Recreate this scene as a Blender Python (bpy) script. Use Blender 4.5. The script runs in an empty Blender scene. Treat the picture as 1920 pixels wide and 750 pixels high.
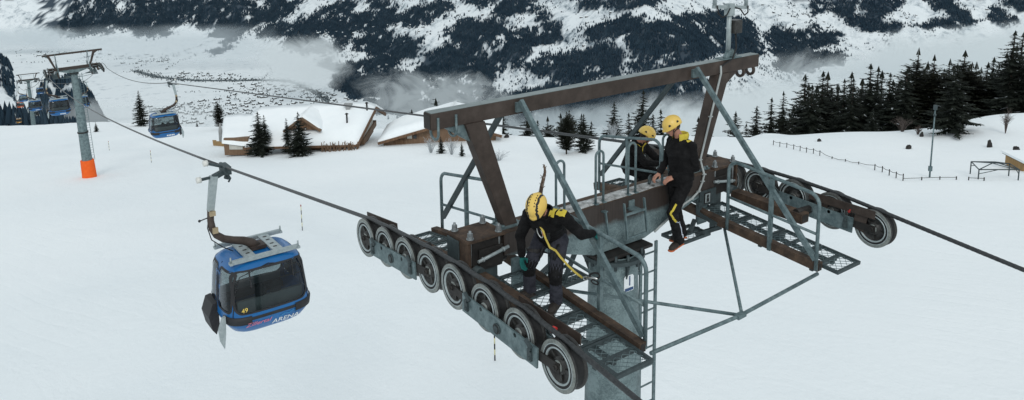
import bpy, bmesh, math, random
import numpy as np
from mathutils import Vector, Matrix, noise as mnoise
from mathutils.bvhtree import BVHTree

random.seed(7)
RNG = np.random.default_rng(11)
sc = bpy.context.scene
col = sc.collection
PI = math.pi

# ---------------------------------------------------------------- camera (surveyed pose, metres)
CAM = Vector((-7.277, -7.774, 3.853))
CR = Vector((0.8057, -0.5922, -0.0140))          # right
CU = Vector((0.1190, 0.1382, 0.9832))            # up
CB = Vector((-0.5803, -0.7939, 0.1818))          # backwards
CB.normalize(); CR = (CR - CB * CR.dot(CB)).normalized(); CU = CB.cross(CR)
FPX, CX0, CY0 = 1524.74, 960.0, 110.0
cd = bpy.data.cameras.new("camera")
cam = bpy.data.objects.new("camera", cd)
col.objects.link(cam)
cam.matrix_world = Matrix(((CR.x, CU.x, CB.x, CAM.x), (CR.y, CU.y, CB.y, CAM.y), (CR.z, CU.z, CB.z, CAM.z), (0, 0, 0, 1)))
cd.sensor_width = 36.0
cd.lens = FPX / 1920.0 * 36.0
cd.shift_y = -(375.0 - CY0) / 1920.0
cd.clip_start = 0.1
cd.clip_end = 40000.0
sc.camera = cam

def ray(u, v):
    """direction (unit forward depth) of a surveyed sight line"""
    return CR * ((u - CX0) / FPX) - CU * ((v - CY0) / FPX) - CB

def on_plane(u, v, axis, val):
    r = ray(u, v); i = 'xyz'.index(axis)
    return CAM + r * ((val - CAM[i]) / r[i])

# ---------------------------------------------------------------- object helpers
def tag(o, label=None, cat=None, group=None, kind=None):
    if label: o['label'] = label
    if cat: o['category'] = cat
    if group: o['group'] = group
    if kind: o['kind'] = kind
    return o

def thing(name, loc, label, cat, group=None, rz=0.0):
    o = bpy.data.objects.new(name, None)
    col.objects.link(o)
    o.location = loc
    o.rotation_euler = (0, 0, rz)
    o.empty_display_size = 0.3
    return tag(o, label, cat, group)

def kids(o):
    return [c for c in bpy.data.objects if c.parent == o]

CHILD = {}
def link_mesh(name, me, parent=None):
    o = bpy.data.objects.new(name, me)
    col.objects.link(o)
    if parent is not None:
        o.parent = parent
        CHILD.setdefault(parent.name, []).append(o)
    return o

def copy_tree(o, parent=None, skip=()):
    c = o.copy()
    col.objects.link(c)
    if parent is not None:
        c.parent = parent
        CHILD.setdefault(parent.name, []).append(c)
    for ch in CHILD.get(o.name, []):
        if ch.name.split('.')[0] in skip: continue
        copy_tree(ch, c, skip)
    return c

def V(*a): return Vector(a)

class MB:
    """collects simple solids into one mesh"""
    def __init__(s): s.v = []; s.f = []; s.m = []; s.sm = []; s.cur = 0; s.off = Vector((0, 0, 0))
    def mat(s, i): s.cur = i; return s
    def add(s, vs, fs, smooth=False):
        b = len(s.v)
        s.v.extend([tuple(x) for x in vs])
        for f in fs:
            s.f.append(tuple(b + i for i in f)); s.m.append(s.cur); s.sm.append(smooth)
        return s
    def box(s, x0, x1, y0, y1, z0, z1):
        vs = [(x, y, z) for z in (z0, z1) for y in (y0, y1) for x in (x0, x1)]
        return s.add(vs, [(0, 2, 3, 1), (4, 5, 7, 6), (0, 1, 5, 4), (2, 6, 7, 3), (0, 4, 6, 2), (1, 3, 7, 5)])
    def obox(s, c, ax, ay, az, hx, hy, hz):
        c = Vector(c)
        vs = [c + ax * (sx * hx) + ay * (sy * hy) + az * (sz * hz) for sz in (-1, 1) for sy in (-1, 1) for sx in (-1, 1)]
        return s.add(vs, [(0, 2, 3, 1), (4, 5, 7, 6), (0, 1, 5, 4), (2, 6, 7, 3), (0, 4, 6, 2), (1, 3, 7, 5)])
    def bar(s, p, q, w, h, up=(0, 0, 1), w2=None, h2=None):
        """rectangular bar from p to q; w across, h along up"""
        p = Vector(p); q = Vector(q); d = (q - p).normalized(); up = Vector(up)
        a = d.cross(up)
        if a.length < 1e-4: a = d.cross(Vector((0, 1, 0)))
        a.normalize(); b = a.cross(d)
        w2 = w if w2 is None else w2; h2 = h if h2 is None else h2
        vs = []
        for o, ww, hh in ((p, w, h), (q, w2, h2)):
            for sb in (-1, 1):
                for sa in (-1, 1): vs.append(o + a * (sa * ww / 2) + b * (sb * hh / 2))
        return s.add(vs, [(0, 2, 3, 1), (4, 5, 7, 6), (0, 1, 5, 4), (2, 6, 7, 3), (0, 4, 6, 2), (1, 3, 7, 5)])
    def tube(s, pts, r, n=8, caps=True, smooth=True, flat=1.0):
        pts = [Vector(p) for p in pts]
        rs = r if isinstance(r, (list, tuple)) else [r] * len(pts)
        t0 = (pts[1] - pts[0]).normalized()
        a = t0.cross(Vector((0, 0, 1)))
        if a.length < 0.05: a = t0.cross(Vector((1, 0, 0)))
        a.normalize(); vs = []
        for i, p in enumerate(pts):
            if i == 0: t = t0
            elif i == len(pts) - 1: t = (pts[i] - pts[i - 1]).normalized()
            else: t = ((pts[i] - pts[i - 1]).normalized() + (pts[i + 1] - pts[i]).normalized()).normalized()
            a = (a - t * a.dot(t)).normalized(); b = t.cross(a)
            for k in range(n):
                th = 2 * PI * k / n
                vs.append(p + (a * math.cos(th) + b * (math.sin(th) * flat)) * rs[i])
        fs = []
        for i in range(len(pts) - 1):
            for k in range(n):
                fs.append((i * n + k, i * n + (k + 1) % n, (i + 1) * n + (k + 1) % n, (i + 1) * n + k))
        s.add(vs, fs, smooth)
        if caps:
            b0 = len(s.v) - len(vs)
            s.f.append(tuple(b0 + k for k in reversed(range(n)))); s.m.append(s.cur); s.sm.append(False)
            s.f.append(tuple(b0 + (len(pts) - 1) * n + k for k in range(n))); s.m.append(s.cur); s.sm.append(False)
        return s
    def cyl(s, p, q, r0, r1=None, n=16, smooth=True):
        return s.tube([p, q], [r0, r0 if r1 is None else r1], n, True, smooth)
    def lathe(s, c, axis, prof, n=32, smooth=True):
        """prof: list of (along axis, radius); closed at the ends where the radius is 0"""
        c = Vector(c); axis = Vector(axis).normalized()
        a = axis.cross(Vector((0, 0, 1)))
        if a.length < 0.1: a = axis.cross(Vector((1, 0, 0)))
        a.normalize(); b = axis.cross(a); vs = []; fs = []
        for (t, r) in prof:
            for k in range(n):
                th = 2 * PI * k / n
                vs.append(c + axis * t + (a * math.cos(th) + b * math.sin(th)) * r)
        for i in range(len(prof) - 1):
            for k in range(n):
                fs.append((i * n + k, i * n + (k + 1) % n, (i + 1) * n + (k + 1) % n, (i + 1) * n + k))
        return s.add(vs, fs, smooth)
    def prism(s, poly, o, ax, ay, az, t):
        """poly in (ax, ay), extruded by t along az"""
        o = Vector(o); ax = Vector(ax); ay = Vector(ay); az = Vector(az); n = len(poly)
        vs = [o + ax * p[0] + ay * p[1] for p in poly] + [o + ax * p[0] + ay * p[1] + az * t for p in poly]
        fs = [tuple(reversed(range(n))), tuple(range(n, 2 * n))] + [(i, (i + 1) % n, n + (i + 1) % n, n + i) for i in range(n)]
        return s.add(vs, fs)
    def ell(s, c, rx, ry, rz, n=12, m=8, R=None):
        c = Vector(c); vs = []; fs = []
        for j in range(m + 1):
            ph = PI * j / m
            for k in range(n):
                th = 2 * PI * k / n
                p = Vector((rx * math.sin(ph) * math.cos(th), ry * math.sin(ph) * math.sin(th), rz * math.cos(ph)))
                vs.append(c + (R @ p if R is not None else p))
        for j in range(m):
            for k in range(n):
                fs.append((j * n + k, (j + 1) * n + k, (j + 1) * n + (k + 1) % n, j * n + (k + 1) % n))
        return s.add(vs, fs, True)
    def mesh(s, name, mats, org=(0, 0, 0), fix=True, bevel=0.0):
        me = bpy.data.meshes.new(name)
        o = Vector(org)
        me.from_pydata([(x[0] - o.x, x[1] - o.y, x[2] - o.z) for x in s.v], [], s.f)
        for m in (mats if isinstance(mats, (list, tuple)) else [mats]): me.materials.append(m)
        me.polygons.foreach_set('material_index', s.m)
        me.polygons.foreach_set('use_smooth', s.sm)
        if fix or bevel:
            bm = bmesh.new(); bm.from_mesh(me)
            if bevel:
                bmesh.ops.remove_doubles(bm, verts=bm.verts, dist=1e-5)
            bmesh.ops.recalc_face_normals(bm, faces=bm.faces)
            if bevel:
                es = [e for e in bm.edges if len(e.link_faces) == 2 and e.calc_face_angle(0) > 0.6]
                bmesh.ops.bevel(bm, geom=es, offset=bevel, segments=2, affect='EDGES', profile=0.6, clamp_overlap=True)
            bm.to_mesh(me); bm.free()
        me.update()
        return me
    def build(s, name, mats, parent=None, org=None, fix=True, bevel=0.0):
        if org is None:
            org = (0, 0, 0)
            p = parent
            while p is not None and p.parent is not None: p = p.parent
            if p is not None: org = p.location
        return link_mesh(name, s.mesh(name, mats, org, fix, bevel), parent)

# ---------------------------------------------------------------- materials
def new_mat(name):
    m = bpy.data.materials.new(name); m.use_nodes = True
    nt = m.node_tree; nt.nodes.clear()
    out = nt.nodes.new('ShaderNodeOutputMaterial'); b = nt.nodes.new('ShaderNodeBsdfPrincipled')
    nt.links.new(b.outputs[0], out.inputs[0])
    return m, nt, b, out

def N(nt, typ, **kw):
    n = nt.nodes.new(typ)
    for k, v in kw.items():
        if hasattr(n, k): setattr(n, k, v)
        else: n.inputs[k.replace('_', ' ')].default_value = v
    return n

def ramp(nt, src, stops):
    r = nt.nodes.new('ShaderNodeValToRGB')
    e = r.color_ramp.elements
    while len(e) < len(stops): e.new(0.5)
    for i, (p, c) in enumerate(stops):
        e[i].position = p; e[i].color = (c[0], c[1], c[2], 1) if len(c) == 3 else c
    nt.links.new(src, r.inputs[0])
    return r

def coords(nt, kind='Object'):
    return nt.nodes.new('ShaderNodeTexCoord').outputs[kind]

def mottled(name, c0, c1, scale=8.0, rough=0.6, metal=0.0, bump=0.0, c2=None, detail=6.0, spec=0.4, stretch=None, rough2=None):
    """noise between two or three tones, with optional bump"""
    m, nt, b, out = new_mat(name)
    co = coords(nt)
    if stretch:
        mp = nt.nodes.new('ShaderNodeMapping'); mp.inputs['Scale'].default_value = stretch
        nt.links.new(co, mp.inputs[0]); co = mp.outputs[0]
    n = N(nt, 'ShaderNodeTexNoise', Scale=scale, Detail=detail, Roughness=0.65)
    nt.links.new(co, n.inputs['Vector'])
    stops = [(0.3, c0), (0.7, c1)] if c2 is None else [(0.32, c0), (0.52, c1), (0.72, c2)]
    r = ramp(nt, n.outputs[0], stops)
    nt.links.new(r.outputs[0], b.inputs['Base Color'])
    b.inputs['Roughness'].default_value = rough
    b.inputs['Metallic'].default_value = metal
    b.inputs['Specular IOR Level'].default_value = spec
    if rough2 is not None:
        rr = ramp(nt, n.outputs[0], [(0.3, (rough,) * 3), (0.7, (rough2,) * 3)])
        nt.links.new(rr.outputs[0], b.inputs['Roughness'])
    if bump:
        n2 = N(nt, 'ShaderNodeTexNoise', Scale=scale * 4, Detail=5.0)
        nt.links.new(co, n2.inputs['Vector'])
        bp = N(nt, 'ShaderNodeBump', Strength=bump, Distance=0.01)
        nt.links.new(n2.outputs[0], bp.inputs['Height']); nt.links.new(bp.outputs[0], b.inputs['Normal'])
    return m

M = {}
M['galv'] = mottled('galvanised_steel', (.060, .092, .100), (.112, .160, .170), 11, .55, .25, .15, c2=(.185, .24, .25), spec=.4)
M['galv_dark'] = mottled('dark_galvanised_steel', (.026, .038, .042), (.056, .078, .083), 10, .6, .2, .15)
M['galv_light'] = mottled('bright_galvanised_steel', (.24, .29, .30), (.38, .43, .44), 12, .5, .3, .1)
M['brown'] = mottled('weathered_brown_steel', (.025, .018, .0145), (.046, .034, .028), 3.5, .62, .05, .2, c2=(.072, .056, .048), spec=.35)
M['rust'] = mottled('rusty_steel', (.023, .016, .012), (.056, .036, .024), 7, .85, 0, .35, c2=(.105, .067, .044))
M['dark_steel'] = mottled('dark_steel', (.010, .0095, .009), (.030, .027, .025), 8, .6, .2, .2)
M['rubber'] = mottled('black_rubber', (.006, .0065, .007), (.014, .015, .016), 20, .7, 0, .2)
M['zinc'] = mottled('worn_zinc_rim', (.085, .10, .10), (.19, .21, .20), 16, .45, .3, .1, c2=(.27, .285, .27))
M['zinc_dark'] = mottled('dark_zinc_rim', (.03, .032, .03), (.10, .105, .10), 16, .45, .3, .1, c2=(.065, .07, .068))
M['hubgrey'] = mottled('oily_hub_steel', (.018, .018, .018), (.06, .06, .058), 18, .45, .4, .15)
M['red'] = mottled('red_plastic', (.45, .03, .03), (.5, .05, .04), 6, .4)
M['white_plastic'] = mottled('white_plastic', (.55, .56, .53), (.68, .68, .65), 6, .5)
M['bolt'] = mottled('bolt_steel', (.16, .18, .19), (.30, .33, .34), 30, .45, .5)
# ---------------------------------------------------------------- light
SUN_EL, SUN_AZ = math.radians(38), math.radians(-150)
w = bpy.data.worlds.new("World"); sc.world = w; w.use_nodes = True
wt = w.node_tree; wt.nodes.clear()
wo = wt.nodes.new('ShaderNodeOutputWorld'); bg = wt.nodes.new('ShaderNodeBackground')
sky = wt.nodes.new('ShaderNodeTexSky'); sky.sky_type = 'NISHITA'; sky.sun_disc = False
sky.sun_elevation = SUN_EL; sky.sun_rotation = SUN_AZ
sky.altitude = 1700; sky.air_density = 1.0; sky.dust_density = 4.0; sky.ozone_density = 1.0
hs = wt.nodes.new('ShaderNodeHueSaturation'); hs.inputs['Saturation'].default_value = 0.26
wt.links.new(sky.outputs[0], hs.inputs['Color'])
mx = wt.nodes.new('ShaderNodeMix'); mx.data_type = 'RGBA'; mx.inputs[0].default_value = 0.55
wt.links.new(hs.outputs[0], mx.inputs[6]); mx.inputs[7].default_value = (6.5, 7.25, 7.5, 1)   # thick cloud veil
wt.links.new(mx.outputs[2], bg.inputs[0]); bg.inputs[1].default_value = 0.143
wt.links.new(bg.outputs[0], wo.inputs[0])
sd = bpy.data.lights.new('sun', 'SUN'); sd.energy = 0.9; sd.angle = math.radians(16); sd.color = (1.0, .96, .90)
so = bpy.data.objects.new('sun', sd); col.objects.link(so)
_sdir = Vector((math.sin(SUN_AZ) * math.cos(SUN_EL), math.cos(SUN_AZ) * math.cos(SUN_EL), math.sin(SUN_EL)))
so.rotation_euler = _sdir.to_track_quat('Z', 'Y').to_euler(); so.location = (0, 0, 60)
sc.view_settings.view_transform = 'Standard'; sc.view_settings.look = 'None'
sc.view_settings.exposure = 0; sc.view_settings.gamma = 1
sc.render.engine = 'CYCLES'
sc.cycles.use_denoising = True
sc.cycles.transparent_max_bounces = 32
sc.cycles.max_bounces = 8
sc.cycles.diffuse_bounces = 4

# ---------------------------------------------------------------- the ski slope
def plane_h(x, y): return -10.7 - .16 * y - .063 * x
EDGE = [(-900, 236), (-400, 237), (0, 236), (250, 237), (400, 241), (560, 244), (720, 246), (860, 254), (960, 262), (1050, 266), (1300, 268),
        (1400, 271), (1465, 267), (1559, 267), (1653, 266), (1742, 264), (1800, 262), (1883, 252), (1920, 247), (2400, 236), (3200, 230)]
_ea = []; _er = []
for (u, v) in EDGE:
    r = ray(u, v)
    # z: CAM.z + t r.z = plane
    den = r.z + .16 * r.y + .063 * r.x
    t = (-10.7 - .16 * CAM.y - .063 * CAM.x - CAM.z) / den
    _ea.append(math.atan2(r.x, r.y)); _er.append(t * math.hypot(r.x, r.y))
_ea = np.array(_ea); _er = np.array(_er)

def n2(x, y, s, seed=0.0):
    return mnoise.noise(Vector((x / s + seed, y / s - seed * 1.7, seed)))

def _pl(u, v):
    r = ray(u, v); t = 14.5 / (-(r.z + .16 * r.y + .063 * r.x)); return CAM.x + r.x * t, CAM.y + r.y * t
LEDGES = [(*_pl(300, 292), *_pl(1000, 800), .55, .28), (*_pl(470, 330), *_pl(1150, 900), .8, -.22), (*_pl(1230, 480), *_pl(1990, 660), .7, .20), (*_pl(1100, 430), *_pl(2000, 560), .5, -.12), (*_pl(-50, 380), *_pl(600, 300), .8, .15), (*_pl(650, 330), *_pl(1000, 300), .6, .2)]
MOUNDS = []     # (x, y, radius, height)
def ground_h(x, y):
    z = plane_h(x, y)
    dx, dy = x - CAM.x, y - CAM.y
    r = math.hypot(dx, dy); az = math.atan2(dx, dy)
    re = float(np.interp(az, _ea, _er)) + 2.0
    z += 0.5 * n2(x, y, 34, 3.1) + 0.16 * n2(x, y, 9, 1.3) * min(1, r / 40)
    if r < 150:
        for (ax_, ay_, bx_, by_, wd, hh) in LEDGES:
            ux, uy = bx_ - ax_, by_ - ay_; L_ = math.hypot(ux, uy); ux /= L_; uy /= L_
            tt = (x - ax_) * ux + (y - ay_) * uy; sd = (x - ax_) * uy - (y - ay_) * ux + 1.6 * math.sin(tt * .07 + ax_)
            fade = max(0.0, min(1.0, tt / 12, (L_ - tt) / 12))
            if fade > 0: z += hh * fade / (1 + math.exp(-max(-30, min(30, sd / wd))))
    for (mx_, my_, mr, mh) in MOUNDS:
        d2 = ((x - mx_) ** 2 + (y - my_) ** 2) / (mr * mr)
        if d2 < 9: z += mh * math.exp(-d2 * 1.6)
    if r > re:
        d = r - re
        z -= (.011 * d * d) if d < 32 else (.011 * 32 * 32 + .704 * (d - 32))
    return z

def on_ground(u, v, fn=None, t0=12.0, t1=400.0):
    fn = fn or ground_h
    r = ray(u, v); a = t0; p = CAM + r * a
    step = 1.0
    while a < t1:
        p = CAM + r * a
        if p.z < fn(p.x, p.y): break
        a += step
    lo, hi = a - step, a
    for _ in range(22):
        m = .5 * (lo + hi); p = CAM + r * m
        if p.z < fn(p.x, p.y): hi = m
        else: lo = m
    p = CAM + r * hi
    return Vector((p.x, p.y, fn(p.x, p.y)))

def at_range(u, rng, drop=0.0):
    """a spot on the slope in the direction of column u at a given distance"""
    r = ray(u, 300); h = math.hypot(r.x, r.y)
    x, y = CAM.x + r.x / h * rng, CAM.y + r.y / h * rng
    return Vector((x, y, ground_h(x, y) - drop))

for (u, v, mr, mh) in ((1890, 262, 12, 1.3), (1815, 262, 8, .5), (1432, 262, 3.5, .9), (1660, 262, 12, .3), (835, 282, 10, .5), (1560, 262, 8, .6), (60, 262, 30, .8)):
    r = ray(u, v); t = 14.5 / (-(r.z + .16 * r.y + .063 * r.x))
    MOUNDS.append((CAM.x + r.x * t, CAM.y + r.y * t, mr, mh))

def snow_material(name, tracks=True):
    m, nt, b, out = new_mat(name)
    co = coords(nt)
    n1 = N(nt, 'ShaderNodeTexNoise', Scale=.035, Detail=5.0, Roughness=.55)
    nt.links.new(co, n1.inputs['Vector'])
    r1 = ramp(nt, n1.outputs[0], [(.3, (.78, .825, .845)), (.7, (.86, .89, .90))])
    nt.links.new(r1.outputs[0], b.inputs['Base Color'])
    b.inputs['Roughness'].default_value = .75; b.inputs['Specular IOR Level'].default_value = .2
    mp = nt.nodes.new('ShaderNodeMapping'); mp.inputs['Rotation'].default_value = (0, 0, math.radians(24)); mp.inputs['Scale'].default_value = (.55, .16, 1.0)
    nt.links.new(co, mp.inputs[0])
    n2_ = N(nt, 'ShaderNodeTexNoise', Scale=.9, Detail=7.0, Roughness=.6, Distortion=.6)
    nt.links.new(mp.outputs[0], n2_.inputs['Vector'])
    n3 = N(nt, 'ShaderNodeTexNoise', Scale=3.0, Detail=6.0, Roughness=.65)
    nt.links.new(co, n3.inputs['Vector'])
    ad = N(nt, 'ShaderNodeMath', operation='MULTIPLY_ADD'); ad.inputs[1].default_value = .30
    nt.links.new(n3.outputs[0], ad.inputs[0]); nt.links.new(n2_.outputs[0], ad.inputs[2])
    # groups of faint ski tracks
    wv = nt.nodes.new('ShaderNodeTexWave'); wv.wave_type = 'BANDS'; wv.bands_direction = 'X'; wv.inputs['Scale'].default_value = .42; wv.inputs['Distortion'].default_value = 7.0; wv.inputs['Detail'].default_value = 2.0; wv.inputs['Detail Scale'].default_value = .35
    mpw = nt.nodes.new('ShaderNodeMapping'); mpw.inputs['Rotation'].default_value = (0, 0, math.radians(-52)); mpw.inputs['Scale'].default_value = (1.0, .22, 1.0)
    nt.links.new(co, mpw.inputs[0]); nt.links.new(mpw.outputs[0], wv.inputs['Vector'])
    pw = N(nt, 'ShaderNodeMath', operation='POWER'); pw.inputs[1].default_value = 14.0; nt.links.new(wv.outputs['Fac'], pw.inputs[0])
    nm = N(nt, 'ShaderNodeTexNoise', Scale=.06, Detail=3.0); nt.links.new(co, nm.inputs['Vector'])
    mk = ramp(nt, nm.outputs[0], [(.48, (0, 0, 0)), (.60, (1, 1, 1))])
    tm = N(nt, 'ShaderNodeMath', operation='MULTIPLY'); nt.links.new(pw.outputs[0], tm.inputs[0]); nt.links.new(mk.outputs[0], tm.inputs[1])
    sb = N(nt, 'ShaderNodeMath', operation='MULTIPLY_ADD'); sb.inputs[1].default_value = -.09; nt.links.new(tm.outputs[0], sb.inputs[0]); nt.links.new(ad.outputs[0], sb.inputs[2])
    ad = sb
    bp = N(nt, 'ShaderNodeBump', Strength=.42, Distance=.30)
    nt.links.new(ad.outputs[0], bp.inputs['Height']); nt.links.new(bp.outputs[0], b.inputs['Normal'])
    return m
M['snow'] = snow_material('slope_snow')

# polar sheet centred under the viewpoint, dense where it is seen close
NA, NR = 420, 230
azs = np.linspace(math.radians(-24), math.radians(98), NA)
rs = 2.0 * (760.0 / 2.0) ** np.linspace(0, 1, NR)
rs = np.sort(np.concatenate([rs, np.linspace(95, 190, 60)])); NR = len(rs)
vs = []
for rr in rs:
    for a in azs:
        x = CAM.x + rr * math.sin(a); y = CAM.y + rr * math.cos(a)
        vs.append((x, y, ground_h(x, y)))
fs = [(i * NA + k, i * NA + k + 1, (i + 1) * NA + k + 1, (i + 1) * NA + k) for i in range(NR - 1) for k in range(NA - 1)]
me = bpy.data.meshes.new('snow_slope'); me.from_pydata(vs, [], fs); me.materials.append(M['snow'])
me.polygons.foreach_set('use_smooth', [True] * len(fs)); me.update()
if me.polygons[0].normal.z < 0: me.flip_normals()
tag(link_mesh('snow_slope', me), kind='structure')

# ---------------------------------------------------------------- valley and far mountains (kilometres away)
FH = Vector((.5901, .8073, 0)); RH = Vector((.8073, -.5901, 0))
def uw(x, y):
    dx, dy = x - CAM.x, y - CAM.y
    return dx * FH.x + dy * FH.y, dx * RH.x + dy * RH.y
def xy(U, W): return CAM.x + FH.x * U + RH.x * W, CAM.y + FH.y * U + RH.y * W
ZF = -1000.0
def smin(a, b, k):
    h = np.clip(.5 + .5 * (b - a) / k, 0, 1)
    return b * (1 - h) + a * h - k * h * (1 - h)

# lattice value noise, vectorised
_PERM = RNG.random((257, 257))
def vnoise(x, y):
    xi = np.floor(x).astype(int); yi = np.floor(y).astype(int); fx = x - xi; fy = y - yi
    fx = fx * fx * (3 - 2 * fx); fy = fy * fy * (3 - 2 * fy)
    a = _PERM[xi % 256, yi % 256]; b = _PERM[(xi + 1) % 256, yi % 256]; c = _PERM[xi % 256, (yi + 1) % 256]; d = _PERM[(xi + 1) % 256, (yi + 1) % 256]
    return (a * (1 - fx) + b * fx) * (1 - fy) + (c * (1 - fx) + d * fx) * fy
def fbm(x, y, o=5, g=.5):
    s = 0; a = 1; t = 0
    for i in range(o):
        s = s + a * vnoise(x * 2 ** i + 17.3 * i, y * 2 ** i + 9.1 * i); t += a; a *= g
    return s / t

def far_h(U, W):
    U = np.asarray(U, float); W = np.asarray(W, float)
    dA = .585 * (U - 3480) + .811 * W
    d2 = U - 2950 - 0 * W
    wl = 1640 + .34 * (U - 4000)
    d3 = (wl - W) * 1.0
    front = smin(smin(dA, d2, 160), d3, 200)
    dB = U - 6550 + .12 * (W + 2500)
    dB = np.where(W < 200, dB, dB - (W - 200) * 2)
    dD = (U - 5350) - np.maximum(0, 1200 - W) * 2.0
    d = np.maximum(np.maximum(front, dB), dD)
    ridge = fbm(W / 420 + U / 900, U / 1500, 5, .52) - .5
    gul = np.abs(fbm((W + .5 * U) / 260, U / 1100 + 5, 4) - .5)
    m = np.clip(d / 350, 0, 1)
    z = ZF + np.where(d > 0, np.where(d < 200, .5 * d * d / 400 + .1 * d, .5 * d * .5 + .1 * d + .25 * (d - 200) + 0), 0)
    z = ZF + np.where(d > 0, .56 * (np.sqrt(d * d + 130 ** 2) - 130), 0)
    z = z + m * (ridge * 230 - gul * 160 + 30)
    z = z + (1 - m) * (fbm(U / 300, W / 300, 3) * 8)
    # wooded knoll on the near side of the valley
    return z

gu = np.concatenate([np.arange(2300, 3300, 60), np.arange(3300, 6000, 22), np.arange(6000, 9600, 45)])
gw = np.arange(-5200, 5200, 26)
UU, WW = np.meshgrid(gu, gw, indexing='ij')
ZZ = far_h(UU, WW)
XX = CAM.x + FH.x * UU + RH.x * WW; YY = CAM.y + FH.y * UU + RH.y * WW
nu, nw = UU.shape
co = np.stack([XX, YY, ZZ], -1).reshape(-1, 3).astype(np.float32)
idx = np.arange(nu * nw).reshape(nu, nw)
fq = np.stack([idx[:-1, :-1], idx[:-1, 1:], idx[1:, 1:], idx[1:, :-1]], -1).reshape(-1, 4)

def np_mesh(name, co, faces, mat, smooth=True, mi=None, mats=None):
    me = bpy.data.meshes.new(name)
    n, k = faces.shape
    me.vertices.add(len(co)); me.vertices.foreach_set('co', np.ascontiguousarray(co, np.float32).ravel())
    me.loops.add(n * k); me.loops.foreach_set('vertex_index', np.ascontiguousarray(faces, np.int32).ravel())
    me.polygons.add(n); me.polygons.foreach_set('loop_start', np.arange(0, n * k, k, dtype=np.int32))
    me.polygons.foreach_set('loop_total', np.full(n, k, np.int32))
    me.polygons.foreach_set('use_smooth', np.full(n, smooth))
    for m in (mats or [mat]): me.materials.append(m)
    if mi is not None: me.polygons.foreach_set('material_index', np.ascontiguousarray(mi, np.int32))
    me.update(calc_edges=True); me.validate()
    return me

def mountain_material():
    m, nt, b, out = new_mat('mountain_snow')
    co = coords(nt)
    geo = nt.nodes.new('ShaderNodeNewGeometry')
    n1 = N(nt, 'ShaderNodeTexNoise', Scale=.012, Detail=9.0, Roughness=.72, Distortion=.4)
    nt.links.new(co, n1.inputs['Vector'])
    n2_ = N(nt, 'ShaderNodeTexNoise', Scale=.05, Detail=6.0, Roughness=.75)
    nt.links.new(co, n2_.inputs['Vector'])
    sep = nt.nodes.new('ShaderNodeSeparateXYZ'); nt.links.new(geo.outputs['Normal'], sep.inputs[0])
    # steeper ground shows more rock and scrub
    st = ramp(nt, sep.outputs[2], [(.72, (.16, .16, .16)), (.99, (0, 0, 0))])
    a = N(nt, 'ShaderNodeMath', operation='ADD'); nt.links.new(n1.outputs[0], a.inputs[0]); nt.links.new(st.outputs[0], a.inputs[1])
    a2 = N(nt, 'ShaderNodeMath', operation='MULTIPLY_ADD'); a2.inputs[1].default_value = .35
    nt.links.new(n2_.outputs[0], a2.inputs[0]); nt.links.new(a.outputs[0], a2.inputs[2])
    r = ramp(nt, a2.outputs[0], [(.72, (.69, .735, .755)), (.84, (.50, .55, .58)), (.96, (.13, .17, .20))])
    at = nt.nodes.new('ShaderNodeAttribute'); at.attribute_name = 'wood'
    mxc = nt.nodes.new('ShaderNodeMix'); mxc.data_type = 'RGBA'
    nt.links.new(at.outputs['Fac'], mxc.inputs[0]); nt.links.new(r.outputs[0], mxc.inputs[6]); mxc.inputs[7].default_value = (.022, .040, .060, 1)  # wood floor colour carries the same painted blue haze
    nt.links.new(mxc.outputs[2], b.inputs['Base Color'])
    b.inputs['Roughness'].default_value = .85; b.inputs['Specular IOR Level'].default_value = .1
    return m
M['mountain'] = mountain_material()
me = np_mesh('mountain_terrain', co, fq, M['mountain'])
if me.polygons[0].normal.z < 0: me.flip_normals()
MOUNTAIN = link_mesh('mountain_terrain', me); tag(MOUNTAIN, kind='structure')

def far_z(x, y):
    U, W = uw(x, y)
    return float(far_h(np.array([U]), np.array([W]))[0])
def on_far(u, v):
    r = ray(u, v); a = 2500.0
    ts = np.arange(2400, 9500, 12.0)
    P = np.array(CAM)[None] + ts[:, None] * np.array(r)[None]
    U = (P[:, 0] - CAM.x) * FH.x + (P[:, 1] - CAM.y) * FH.y; W = (P[:, 0] - CAM.x) * RH.x + (P[:, 1] - CAM.y) * RH.y
    h = far_h(U, W); k = np.argmax(P[:, 2] < h)
    if not (P[:, 2] < h).any(): return None
    return Vector((P[k, 0], P[k, 1], h[k]))
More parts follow.
